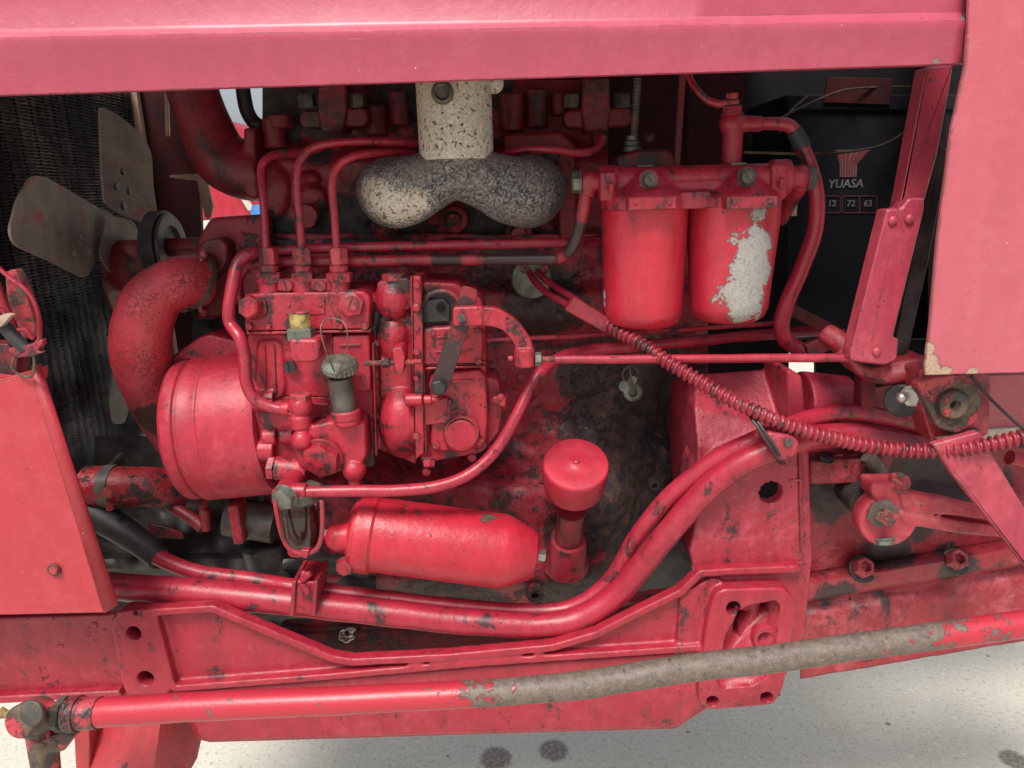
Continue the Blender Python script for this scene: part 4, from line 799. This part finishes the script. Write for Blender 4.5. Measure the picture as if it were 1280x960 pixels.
# ---------------------------------------------------------------- big lower pipes
line('coolant_pipe', [(120, 731, -.01, 17), (170, 735, -.01, 17), (250, 741, -.02, 17), (380, 754, -.03, 17), (500, 768, -.03, 16.5), (600, 778, -.03, 16), (680, 781, -.03, 15.5), (735, 768, -.03, 15.5), (780, 733, -.03, 15.5), (830, 672, -.045, 15.5), (880, 615, -.06, 15.5), (930, 577, -.07, 15), (985, 555, -.07, 15), (1030, 545, -.04, 15), (1080, 545, .0, 15), (1150, 560, .02, 15)], n=26, label='thick red pipe sweeping along the bottom and up to the right')
line('coolant_pipe', [(180, 683, .03, 10), (205, 700, .02, 10), (250, 716, .01, 10), (330, 727, .0, 10), (380, 735, -.01, 10), (500, 750, -.01, 9.5), (600, 760, -.01, 9.5), (680, 764, -.01, 9.5), (725, 754, -.01, 9.5), (765, 722, -.01, 10), (795, 672, -.02, 10.5), (835, 622, -.04, 11), (890, 578, -.05, 11.5), (950, 547, -.06, 11.5), (1010, 524, -.03, 11), (1060, 516, .0, 11), (1120, 525, .02, 11), (1170, 540, .04, 11)], n=22, label='thinner red pipe lying on the thick one')
g = G(); pipe(g, [(100, 630, .06, 19), (140, 655, .05, 18), (175, 678, .035, 16), (198, 697, .025, 14)], 22); part('rubber_hose', g, 'rubber')
g = G(); poly(g, rnd([(368, 726), (398, 728), (394, 770), (362, 767)], 5), -.052, .05, 2); cl = part('pipe_clamp', g, 'red', fuse=.0016, sm=3)
for x, o1 in ((366, 0), (393, 0)): g = G(); poly(g, rnd([(x-1, 727), (x+4, 727), (x+1, 771), (x-4, 770)], 1), -.056, .05, .8); part('clamp_edge', g, 'red', cl)
screw(380, 737, -.056, 8, 'red', cl, a=.2)
g = G(); 
for i in range(6): ball(g, 383+random.uniform(-4, 4), 724-i*1.5, -.05, 5)
part('clamp_bolt', g, 'red', cl, fuse=.0012, sm=1)
g = G(); poly(g, rnd([(958, 540), (990, 545), (1000, 552), (996, 570), (975, 578), (964, 560)], 6), -.098, .03, 2); hc = part('pipe_clip', g, 'rail_r', fuse=.0016, sm=2)
for dx in (0, 5):
    g = G(); pp = [P(940+dx, 516, -.06), P(938+dx, 522, -.085), P(944+dx, 530, -.094), P(956+dx, 548, -.100), P(969+dx, 568, -.098), P(974+dx, 578, -.085), P(976+dx, 580, -.06)]
    pp = [V(t) for t in catmull(pp, 5)]; sweep(g, pp, [.0016]*len(pp), 8); part('clip_strap', g, 'black', hc)
g = G(); cyl(g, P(985, 552, -.098), FW, 5*.0009, .003, 16); part('rivet', g, 'grey', hc)
# lower radiator hose with clamp
g = G(); pipe(g, [(108, 607, .06, 25), (150, 608, .06, 25), (185, 608, .07, 25), (215, 612, .09, 24), (250, 618, .12, 24)], 28); lh = part('radiator_hose', g, 'lowhose', label='short black hose with flaking red paint low at the left')
g = G(); pipe(g, [(132, 608, .06, 27), (146, 608, .06, 27)], 28, 1); part('hose_clamp', g, 'grey', lh)
g = G(); bolt(136, 615, .03, 7, 'joint', lh); bolt(137, 630, .03, 5, 'red', lh, ax=V((0, 0, -1)), h=8)
g = G(); pipe(g, [(100, 560, .12, 3), (150, 530, .18, 5), (190, 500, .25, 6)], 8); 
line('stay_rod', [(105, 620, .1, 4), (160, 560, .2, 4), (192, 530, .3, 4)], 'grey', 8)
line('link_rod', [(210, 630, .08, 8), (235, 645, .07, 8), (255, 660, .06, 8)], 'deep', 12)
line('link_rod', [(256, 636, .06, 7), (258, 662, .06, 7)], 'deep', 12)
g = G(); sweep(g, [P(285, 645, .08), P(345, 655, .08)], [.026, .026], 22); ax_ = part('crank_end', g, 'grey')
g = G(); poly(g, rnd([(283, 633), (297, 632), (305, 680), (292, 682)], 4), .04, .03, 1.5); part('flange', g, 'red', ax_)
g = G(); sweep(g, [P(330, 680, .09), P(345, 740, .09)], [.03, .03], 20); part('iron_leg', g, 'black')
g = G(); poly(g, rnd([(182, 655), (200, 657), (228, 667), (230, 674), (190, 672)], 3), .06, .004, .6); part('scrap_plate', g, 'deep')
g = G(); bolt(225, 500, .03, 8, 'red'); 

# ---------------------------------------------------------------- left lower panel and the clutter above it
g = G(); poly(g, [(-330, 480), (0, 478), (40, 468), (130, 766), (-330, 776)], -.115, .003, 1); lp_ = part('side_panel', g, 'lpanel', label='flat red side panel at the lower left with a folded edge')
g = G()
A1 = [P(39, 468, -.1148), P(130, 766, -.1148)]; B1 = [P(47, 455, -.106), P(145, 757, -.106)]; Cc = [P(49, 456, -.09), P(146, 757, -.09)]
g.add([A1[0], A1[1], B1[1], B1[0], Cc[1], Cc[0]], [(0, 1, 2, 3), (3, 2, 4, 5)]); fo = solid(part('folded_edge', g, 'lpanel', lp_), .002, -1)
g = G(); cyl(g, P(68, 712, -.116), FW, 9*.00076, .002, 22); part('washer', g, 'grey', lp_); bolt(68, 712, -.118, 5.5, 'lpanel', lp_, washer=False, h=4)
g = G(); poly(g, [(-40, 470), (0, 475), (44, 462), (44, 478), (-40, 480)], -.112, .02, 1); part('top_flange', g, 'lpanel', lp_)
g = G(); poly(g, rnd([(6, 340), (18, 336), (28, 355), (45, 408), (40, 424), (24, 422), (8, 370)], 4), -.07, .012, 1); part('lamp_bracket', g, 'joint', label='worn red bracket at the left edge')
line('brake_cable', [(-20, 318, -.11, 2.8), (10, 345, -.11, 2.8), (35, 365, -.11, 2.8), (47, 390, -.11, 2.8), (50, 420, -.10, 2.8), (46, 428, -.10, 2.8)], 'pipe', 8)
line('brake_cable', [(-20, 370, -.10, 2.4), (5, 390, -.10, 2.4), (15, 412, -.10, 2.4), (32, 412, -.10, 2.4), (42, 424, -.10, 2.4)], 'pipe', 8)
line('bracket_rod', [(-10, 345, -.085, 6), (10, 395, -.085, 6), (22, 425, -.085, 6)], 'red', 12)
g = G(); pipe(g, [(-20, 385, -.12, 9), (5, 408, -.12, 8.5), (20, 425, -.12, 8), (34, 438, -.12, 8)], 16); part('taped_sheath', g, 'rubber')
g = G(); poly(g, [(-5, 396), (8, 392), (14, 394), (2, 408), (-10, 412)], -.13, .006, .5); part('tan_tape', g, 'strip')
g = G(); poly(g, rnd([(8, 436), (38, 430), (52, 424), (54, 430), (44, 440), (56, 440), (40, 446), (20, 448)], 2), -.125, .008, 1); part('cable_lug', g, 'red', fuse=.0012, sm=1)
line('wire_hook', [(18, 446, -.12, 1.8), (16, 460, -.12, 1.8), (28, 470, -.12, 1.8), (40, 470, -.12, 1.8), (43, 455, -.12, 1.8), (41, 442, -.12, 1.8)], 'wire', 6)
g = G(); poly(g, [(-60, 430), (8, 430), (22, 444), (20, 475), (-60, 480)], -.09, .02, 1, 3); part('corner_block', g, 'deep')

# ---------------------------------------------------------------- frame rail casting
g = G(); web = [(-300, 780), (133, 769), (150, 764), (265, 757), (290, 768), (415, 820), (440, 824), (560, 818), (690, 806), (745, 790), (800, 762), (850, 738), (874, 712), (1000, 705), (1012, 735), (1006, 790), (985, 842), (965, 870), (885, 886), (845, 912), (400, 925), (262, 929), (245, 925), (236, 905), (225, 880), (140, 872), (-300, 886)]
poly(g, web, -.045, .012, 1)
def strip_(g, pts, w_, Y, th):     # raised lip following a pixel path
    for a, b in zip(pts, pts[1:]): bar(g, a, b, w_, Y, th, 1.2)
    for a in pts: lathe(g, P(a[0], a[1], Y)+V((0, th, 0)), FW, [(w_/2*K(*a, Y), 0), (w_/2*K(*a, Y), th-.001), (w_/2*.8*K(*a, Y), th)], 16)
strip_(g, [(150, 769), (265, 762), (290, 773), (415, 825), (440, 829), (560, 823), (690, 811), (745, 795), (800, 767), (852, 742), (876, 718), (905, 716), (998, 712)], 9, -.058, .016)
strip_(g, [(218, 862), (400, 848), (600, 830), (760, 819), (878, 811)], 8, -.058, .018)
strip_(g, [(190, 770), (196, 790), (214, 858)], 9, -.058, .018)
poly(g, [(222, 866), (600, 834), (878, 815), (878, 884), (845, 910), (400, 923), (262, 927), (247, 922), (238, 900)], -.050, .02, 2, 5)
poly(g, rnd([(136, 776), (148, 768), (186, 770), (192, 780), (214, 862), (206, 872), (158, 870), (150, 850)], 6), -.058, .03, 2)
poly(g, rnd([(893, 744), (905, 737), (978, 735), (994, 748), (994, 775), (980, 862), (968, 882), (890, 889), (874, 880), (873, 860), (884, 780)], 8), -.066, .05, 2.5)
poly(g, [(850, 745), (890, 722), (905, 725), (890, 800), (870, 870), (840, 890)], -.052, .03, 2, 6)
cut = G()
for x, y, r in ((166, 793, 9.5), (181, 850, 10.5), (915, 757, 9), (889, 873, 7.5), (956, 868, 7.5), (168, 768, 3)):
    cyl(cut, P(x, y, -.060)-V((0, .03, 0)), V((0, 1, 0)), r*K(x, y, -.06), .09, 28, 0)
cut2 = G(); poly(cut2, rnd([(925, 768), (940, 760), (972, 754), (978, 762), (974, 800), (962, 850), (945, 862), (904, 866), (898, 856), (908, 800)], 7), -.0720, .020, 0)
cut3 = G(); poly(cut3, rnd([(962, 757), (974, 760), (972, 782), (958, 784)], 3), -.0720, .10, 0); cut4 = G(); poly(cut4, rnd([(932, 778), (948, 782), (936, 798), (934, 816), (924, 812), (926, 790)], 3), -.0720, .10, 0)
rail = part('frame_rail', g, 'rail', fuse=.0019, sm=3, cut=[cut2, cut3, cut4, cut], label='long cast red frame rail with ribs, mounting pads and empty bolt holes')
g = G()
for x, y, r in ((166, 793, 9.5), (181, 850, 10.5), (915, 757, 9), (958, 801, 9), (889, 873, 7.5), (956, 868, 7.5)):
    k = K(x, y, -.06); lathe(g, P(x, y, -.06)+V((0, .036, 0)), FW, [(r*1.1*k, 0), (r*1.1*k, .001)], 20)
part('hole_backs', g, 'void', rail)
g = G(); cut_ = None
for x, y, r in ((958, 801, 16),):
    k = K(x, y, -.05); lathe(g, P(x, y, -.06)+V((0, .02, 0)), FW, [(r*k, 0), (r*k, .014), (r*.9*k, .017), (r*.62*k, .017), (r*.58*k, .004)], 28)
part('boss', g, 'rail', rail)
g = G(); poly(g, [(915, 750), (985, 745), (975, 870), (900, 870)], -.010, .003, 0); part('hole_backs', g, 'void', rail)
# rear lower flange under the drag link on the left
g = G(); poly(g, [(-300, 885), (148, 864), (152, 872), (-300, 896)], -.055, .03, 1.5); part('lower_lip', g, 'rail', rail)
for x, y in ((118, 781), (75, 808), (37, 0)): 
    if y: g = G(); sph(g, P(x, y, -.0455), .0045, (1, .25, .7), 12, 7); part('rivet', g, 'rail', rail)
# ---------------------------------------------------------------- clutch housing block
g = G()
fr_ = [P(872, 468, .065), P(985, 460, .065), P(1002, 545, .0), P(1004, 640, -.02), P(866, 690, -.02), P(872, 560, -.005), P(868, 510, .02)]
bk_ = [P(838, 474, .17), P(985, 460, .17), P(1002, 545, .17), P(1004, 640, .17), P(850, 690, .17), P(838, 580, .17), P(835, 520, .17)]
g.add(fr_+bk_, [(0, 1, 2, 6), (6, 2, 5), (5, 2, 3, 4)]+[(i, 7+i, 7+(i+1) % 7, (i+1) % 7) for i in range(7)]+[tuple(range(13, 6, -1))])
poly(g, [(880, 600), (905, 575), (1000, 545), (1006, 600), (1003, 704), (868, 714), (862, 690)], -.045, .10, 2.5, 3)
poly(g, [(985, 540), (1012, 565), (1016, 700), (1012, 735), (1008, 790), (990, 830), (984, 700)], -.035, .10, 2, 3)
poly(g, [(984, 462), (1003, 470), (1010, 540), (1003, 560), (985, 540)], -.01, .08, 2, 3)
sweep(g, [P(1000, 505, .07), P(1058, 505, .07)], [.042, .036], 28)
cut = G(); cyl(cut, P(964, 616, -.045)-V((0, .03, 0)), V((0, 1, 0)), 14*K(964, 616, -.045), .07, 32, 0)
cuts = [cut]
for a, b in (((986, 455), (1001, 540)), ((1004, 562), (1007, 704))):
    cc = G(); bar(cc, a, b, 2, -.06, .06, 0); cuts.append(cc)
hs = part('clutch_housing', g, 'rail_r', fuse=.0019, sm=6, cut=cuts, label='boxy red clutch housing with one round black hole')
g = G(); cyl(g, P(964, 616, -.045)+V((0, .02, 0)), FW, .020, .006, 20); part('hole_back', g, 'void', hs)
for a, b, w_, yy in (((866, 713), (1003, 704), 3, -.048), ((987, 602), (1003, 600), 3, -.047)): g = G(); bar(g, a, b, w_, yy, .01, .6); part('seam_lip', g, 'rail_r', hs)
# drain tap in shade
k = K(786, 470, .1); g = G(); lathe(g, P(788, 485, .10), FW, [(.012, 0), (.012, .02), (.009, .022), (.006, .022), (.006, .015)], 20); cyl(g, P(778, 478, .1), FW, .008, .02, 14); tp = part('drain_tap', g, 'verdi')
g = G(); cyl(g, P(790, 474, .075), FW, 6*.001, .006, 16); part('tap_head', g, 'verdi', tp)
line('split_pin', [(787, 456, .07, 1.2), (789, 475, .068, 1.2), (791, 492, .07, 1.2)], 'wire', 6, tp)
c_ = P(788, 468, .07); g = G(); sweep(g, [c_+V((math.cos(t)*.010, 0, math.sin(t)*.010)) for t in [i*math.pi/10 for i in range(20)]], [.0009]*20, 6); part('pull_ring', g, 'wire', tp)

# ---------------------------------------------------------------- gearbox case at the right
def fcase(x, y):
    Y = .04; e = 748-(x-1000)*.17
    Y -= .025*ss(e-30, e-16, y)*(1-ss(e-2, e+4, y)); Y -= .012*ss(e+4, e+30, y)
    Y += .03*(1-ss(590, 640, y))*ss(1080, 1150, x); Y -= .03*(1-ss(598, 602, y))*(1-ss(1090, 1100, x))*ss(566, 570, y)
    Y -= .014*bl(x, y, 1130, 690, 60, 50, -1.0)
    Y += .07*ss(0, 60, 560-y)
    p = P(x, y, 0); return Y+.003*mn.noise(p*25)+.0012*mn.noise(p*80)
gc = part('gearbox_case', relief(1000, 1600, 500, 846, fcase, 3, -.17), 'case', label='grimy red gearbox case with a bolted horizontal joint')
solid(gc, .004, -1)
g = G(); slab3(g, [P(1000, 845, .03), P(1600, 742, .03), P(1600, 742, .22), P(1000, 845, .22)], (0, 0, -.004)); part('case_bottom', g, 'case', gc)
for x, y in ((1077, 712), (1193, 702)):
    k = K(x, y, .0); g = G(); lathe(g, P(x, y, .018), V((0, -.8, .6)), [(17*k, 0), (17*k, .004), (15*k, .005)], 28); part('washer', g, 'black', gc)
    g = G(); lathe(g, P(x, y-2, .010), V((0, -.8, .6)), [(13*k, 0), (13*k, .010), (11*k, .013), (7*k, .013), (6*k, .005)], 6, .4); part('socket_bolt', g, 'joint', gc)
g = G(); poly(g, [(1012, 576), (1086, 574), (1095, 586), (1100, 604), (1012, 606)], -.005, .05, 2, 2); part('top_ledge', g, 'case', gc)
bolt(1032, 573, -.01, 9, 'black', gc, ax=V((0, -.3, 1)), h=6)
# shift arm
g = G(); k = K(1100, 640, -.06)
lathe(g, P(1100, 640, -.035), V((-.15, -1, 0)), [(34*k, 0), (36*k, .004), (36*k, .02), (33*k, .026)], 44)
poly(g, [(1090, 604), (1130, 604), (1140, 616), (1140, 640), (1120, 656), (1090, 620)], -.062, .03, 3, 6)
poly(g, [(1125, 615), (1180, 624), (1260, 645), (1262, 655), (1200, 646), (1130, 640)], -.066, .016, 2, 3)
poly(g, [(1125, 618), (1180, 628), (1262, 652), (1262, 672), (1200, 663), (1130, 652)], -.054, .014, 2, 3)
poly(g, [(1125, 640), (1180, 648), (1270, 664), (1270, 674), (1200, 668), (1130, 656)], -.066, .016, 2, 3)
sa = part('control_arm', g, 'joint', fuse=.0016, sm=4, label='cast control arm clamped to its shaft at the right')
sa.data.materials[0] = paint('arm_paint', col=(.42, .04, .06), chips=.7, cs=34, grime=.8, lump=1.2, fade=.2, fadecol=(.5, .16, .17))
bolt(1103, 641, -.066, 20, 'grey', sa, ax=V((-.1, -1, -.05)), h=3, washer=False, name='shaft_end'); g = G(); cyl(g, P(1102, 641, -.062), FW, .012, .014, 4, .001, phase=.2); part('square_shaft', g, 'joint', sa)
bolt(1122, 606, -.055, 13, 'joint', sa, ax=V((.1, -.3, 1)), h=12); bolt(1104, 672, -.055, 13, 'verdi', sa, ax=V((.1, -.3, -1)), h=8)
g = G(); sweep(g, [P(1066, 610, .02), P(1085, 630, -.03)], [.022, .020], 22); part('shaft', g, 'black', sa)
line('rear_link', [(1085, 570, -.02, 9), (1100, 590, -.02, 10)], 'grey', 12)
# diagonal flat strut, nut plate, silver bolt
g = G(); poly(g, rnd([(1166, 556), (1224, 540), (1300, 668), (1300, 730), (1280, 705), (1190, 592)], 3), -.115, .008, 1.5); part('diagonal_stay', g, 'strut', label='flat red stay running down to the right edge')
g = G(); poly(g, rnd([(1146, 480), (1168, 471), (1205, 467), (1222, 480), (1228, 505), (1222, 528), (1196, 542), (1172, 535), (1160, 510)], 5), -.095, .012, 1.5); np_ = part('pivot_plate', g, 'joint', label='worn many-sided plate round a pivot pin')
k = K(1190, 505, -.1); g = G(); lathe(g, P(1190, 505, -.096), FW, [(20.5*k, 0), (20.5*k, .0015), (20*k, .002), (19*k, .002), (18.6*k, .001)], 40); part('dark_ring', g, 'black', np_)
g = G(); lathe(g, P(1190, 505, -.097), FW, [(18*k, 0), (18*k, .004), (16*k, .006), (7*k, .006), (6*k, .002)], 36); part('pin_head', g, 'joint', np_)
g = G(); cyl(g, P(1190, 505, -.0995), FW, 5*k, .001, 14); part('hole', g, 'void', np_)  # black disc drawn for the shade inside the pin hole
bolt(1140, 495, -.07, 12, 'zinc', np_, ax=V((-.7, -.8, 0)), h=10); g = G(); sph(g, P(1127, 497, -.078), 7*k, (1, 1, 1), 16, 10); part('bolt_end', g, 'zinc', np_)
g = G(); cyl(g, P(1128, 498, -.05), V((-.5, -.8, 0)), 22*k, .012, 26); part('rubber_washer', g, 'black', np_)
g = G(); poly(g, rnd([(1150, 462), (1232, 455), (1240, 480), (1236, 545), (1200, 552), (1165, 552), (1150, 500)], 6), -.085, .03, 2); part('lug_plate', g, 'case')
g = G(); poly(g, rnd([(1170, 548), (1225, 536), (1232, 556), (1180, 570)], 3), -.09, .02, 1.5); part('stay_foot', g, 'joint')
# far footboard
g = G(); poly(g, [(1212, 470), (1420, 462), (1420, 560), (1240, 552)], .02, .012, 1); fb = part('footboard', g, 'panel', label='pale pink footboard beyond the pivot at the right edge')
g = G(); bar(g, (1217, 545), (1420, 534), 14, .015, .02, 1); part('board_edge', g, 'cream', fb)
line('drain_hose', [(1214, 470, -.10, 2), (1240, 500, -.10, 2), (1300, 556, -.10, 2)], 'rubber', 8)
line('side_tube', [(1262, 572, -.02, 9), (1330, 590, -.02, 9)])
# ---------------------------------------------------------------- strut by the battery
g = G(); poly(g, [(1158, 84), (1192, 80), (1190, 98), (1172, 195), (1156, 252), (1124, 262), (1130, 235)], -.055, .020, 2.5, 2); s1_ = part('bonnet_strut', g, 'strut', label='upright pink-red strut in two overlapping pieces by the battery')
g = G(); poly(g, rnd([(1109, 262), (1128, 260), (1136, 248), (1156, 247), (1156, 262), (1117, 422), (1124, 424), (1122, 450), (1108, 457), (1064, 452), (1064, 440)], 4), -.066, .020, 2.5); part('strut_channel', g, 'strut', s1_)
g = G(); bar(g, (1124, 256), (1090, 425), 1.5, -.0668, .006, .3); part('crease', g, 'strut', s1_)
for x, y in ((1137, 274), (1096, 440), (1116, 276)): g = G(); sph(g, P(x, y, -.067), .0048, (1, .6, 1), 14, 8); part('rivet', g, 'strut', s1_)
g = G(); poly(g, [(1176, 180), (1186, 190), (1160, 330), (1130, 462), (1112, 460), (1140, 330)], -.03, .01, 1, 2); part('black_bar', g, 'black', s1_)
g = G(); pipe(g, [(1030, 415, .02, 13), (1055, 432, .0, 14), (1075, 455, -.02, 13), (1100, 468, -.04, 12), (1140, 466, -.05, 12), (1162, 455, -.05, 12)], 16)
poly(g, rnd([(1060, 448), (1090, 460), (1160, 445), (1162, 462), (1110, 478), (1075, 470)], 4), -.05, .04, 2); part('curved_foot', g, 'case', fuse=.0022, sm=3)
g = G(); poly(g, [(1078, 470), (1096, 470), (1092, 520), (1076, 520)], .0, .02, 1); part('foot_post', g, 'deep')
g = G(); bar(g, (985, 385), (1075, 430), 16, .10, .01, 1); bar(g, (1010, 440), (1060, 420), 18, .06, .01, 1); part('tray_bar', g, 'deep')

# ---------------------------------------------------------------- steering drag link and axle
line('drag_link', [(110, 892, -.17, 17.5), (250, 883, -.17, 17.5), (420, 876, -.17, 17), (560, 869, -.17, 16.5), (640, 864, -.17, 16.5), (720, 857, -.17, 17), (790, 846, -.17, 17), (870, 834, -.17, 17), (960, 824, -.17, 17), (1080, 807, -.17, 16.5), (1200, 791, -.17, 16.5), (1700, 722, -.17, 16.5)], 'rod', 32, label='long steering rod across the bottom, red at both ends and bare rusty brown between')
g = G(); k = K(45, 895, -.17); ball(g, 45, 897, -.17, 25); cyl(g, P(42, 893, -.18), V((-.1, -1, .3)), 20*k, .02, 26); sweep(g, [P(50, 895, -.17), P(80, 893, -.17)], [.014, .013], 18); sweep(g, [P(52, 915, -.17), P(60, 980, -.17)], [.015, .013], 16); poly(g, [(36, 930), (78, 915), (92, 920), (80, 940), (46, 948)], -.18, .03, 2, 4)
je = part('ball_joint', g, 'joint', fuse=.0017, sm=3, label='chipped and greasy ball joint at the left end of the steering rod')
g = G(); cyl(g, P(42, 890, -.199), V((-.1, -1, .3)), 15*k, .004, 26); part('joint_cap', g, 'grey', je)
g = G(); sweep(g, [P(72, 893, -.17), P(82, 893, -.17)], [21*k, 22*k], 6); hexb(g, P(74, 893, -.17), (1, 0, 0), 22*k, 10*k, .2, False); part('lock_nut', g, 'grey', je)
g = G(); pipe(g, [(86, 893, -.17, 22), (100, 892, -.17, 22)], 24, 1); part('clamp_collar', g, 'joint', je)
g = G(); pipe(g, [(98, 892, -.17, 20), (124, 891, -.17, 19)], 24, 1); part('clamp_sleeve', g, 'joint', je)
g = G(); sweep(g, [P(24, 895, -.18), P(12, 894, -.18), P(8, 893, -.18), P(0, 891, -.18), P(-3, 890, -.18)], [.006, .006, .004, .006, .003], 12); part('grease_nipple', g, 'brass', je)
g = G(); tp = [P(128, 868, -.02), P(205, 868, -.055), P(252, 868, -.01)]; bt = [P(88, 985, -.06), P(190, 985, -.10), P(226, 985, -.05)]; bk = V((0, .05, 0))
vs = tp+bt+[p+bk for p in tp]+[p+bk for p in bt]
g.add(vs, [(0, 1, 4, 3), (1, 2, 5, 4), (6, 9, 10, 7), (7, 10, 11, 8), (0, 3, 9, 6), (2, 8, 11, 5), (0, 6, 7, 1), (1, 7, 8, 2), (3, 4, 10, 9), (4, 5, 11, 10)])
part('axle_beam', g, 'axle', label='stubby red axle beam going down under the rail')
g = G(); poly(g, [(92, 915), (112, 910), (112, 985), (96, 985)], -.06, .03, 1); part('steering_leg', g, 'axle')

# ---------------------------------------------------------------- wires around the battery
for pts in ([(930, 190, .1, 1.6), (1000, 192, .12, 1.8), (1060, 190, .2, 1.6), (1110, 178, .25, 1.2), (1150, 150, .3, 1)], [(965, 155, .15, 1.2), (1000, 135, .2, 1.6), (1060, 112, .25, 1.5), (1150, 108, .3, 1.3)], [(975, 165, .12, 1.5), (988, 140, .2, 1.5), (1010, 120, .25, 1.5)]):
    line('wire', pts, 'wire', 6)
g = G(); poly(g, [(1035, 96), (1118, 98), (1112, 131), (1030, 128)], .27, .004, .5); part('fuse_plate', g, 'darkred')

# ================================================================== THE BATTERY (lifts out)
BT = bpy.data.objects.new('battery', None); sc.collection.objects.link(BT); YB = .28
bp = P(1090, 440, YB); BT.location = bp; WO['battery'] = V(bp); BT['label'] = 'black battery with a red fan logo and white lettering inside the bay'; BT['category'] = 'battery'
g = G(); poly(g, [(990, 132), (1250, 132), (1250, 425), (984, 425)], YB, .17, 2, 4); case = part('case', g, 'batt', BT)
g = G(); poly(g, [(984, 118), (1252, 118), (1250, 138), (986, 138)], YB-.006, .18, 2, 3); part('lid', g, 'batt', BT)
# fan logo: seven tapering strips between pale lines
for i in range(6):
    a0 = 1045+i*7.0; a1 = a0+5.6; b0 = 1051+i*3.3; b1 = b0+2.3; c0_ = 1051+i*3.3; 
    g = G(); poly(g, [(a0, 188), (a1, 188), (b1, 206), (b1, 221), (b0, 221), (b0, 206)], YB-.0016, .0012, 0); part('logo_stripe', g, 'logo', BT)
g = G(); poly(g, [(1044, 187.5), (1087, 187.5), (1071, 206), (1070.5, 221.5), (1050, 221.5), (1050, 206)], YB-.0008, .0007, 0); part('logo_ground', g, 'white', BT)
g = text_mesh('YUASA', .0165, P(1057, 230, YB-.001), (1, 0, 0), (0, 0, 1), .0004, .1); part('lettering', g, 'white', BT)
for s_, x in (('12', 1040), ('72', 1064), ('63', 1085)):
    g = text_mesh(s_, .0125, P(x, 254.5, YB-.001), (1, 0, 0), (0, 0, 1), .0004); part('lettering', g, 'white', BT)
    g = G(); rp_ = rnd([(x-11, 245), (x+11, 245), (x+11, 266), (x-11, 266)], 3); pp = [P(a, b, YB-.0012) for a, b in rp_]; pp.append(pp[0]); sweep(g, pp, [.0005]*len(pp), 4); part('printed_frame', g, 'logo', BT)
g = text_mesh('Y', .010, P(1133, 191, YB-.001), (1, 0, 0), (0, 0, 1), .0004); part('lettering', g, 'white', BT)
g = G(); poly(g, [(986, 210), (1000, 210), (996, 270), (984, 270)], YB-.003, .002, .3); part('side_label', g, 'cream', BT)

# ================================================================== things seen through the gap: far red trailer, blue drum
def ob2(name, g, mat, label=None, cat=None, parent=None):
    o = obj(name, g, M[mat], parent)
    if cat: o['label'] = label; o['category'] = cat
    return o
YF = 3.2
FT = bpy.data.objects.new('farm_implement', None); sc.collection.objects.link(FT); q_ = P(290, 260, YF); q_.z = 0; FT.location = q_; WO['farm_implement'] = V(q_)
FT['label'] = 'orange-red farm machine parked beyond the tractor, glimpsed through the gap by the water elbow'; FT['category'] = 'farm machine'
kk = K(290, 230, YF)
g = G(); poly(g, [(284, 150), (300, 160), (318, 182), (330, 200), (345, 270), (300, 272), (250, 276), (250, 232), (285, 230)], YF, .5, 2); obj('body', g, M['can'], FT)
g = G(); poly(g, [(286, 226), (292, 226), (318, 262), (310, 264)], YF-.05, .03, 1); obj('frame_bar', g, M['cream'], FT)
g = G()
for x in (262, 335): 
    c_ = P(x, 262, YF); c_.z = .45; cyl(g, c_, V((0, 1, 0)), .45, .2, 32)
obj('wheel', g, M['rubber'], FT)
g = G(); c_ = P(331, 262, 2.4); c_.z = 0; lathe(g, c_, (0, 0, 1), [(.055, 0), (.06, .02), (.06, .4), (.063, .42), (.063, .44), (.06, .46), (.06, P(322, 256, 2.4).z-.03), (.05, P(322, 256, 2.4).z)], 28); ob2('plastic_drum', g, 'blue', 'blue plastic drum on the ground beyond the engine', 'drum')
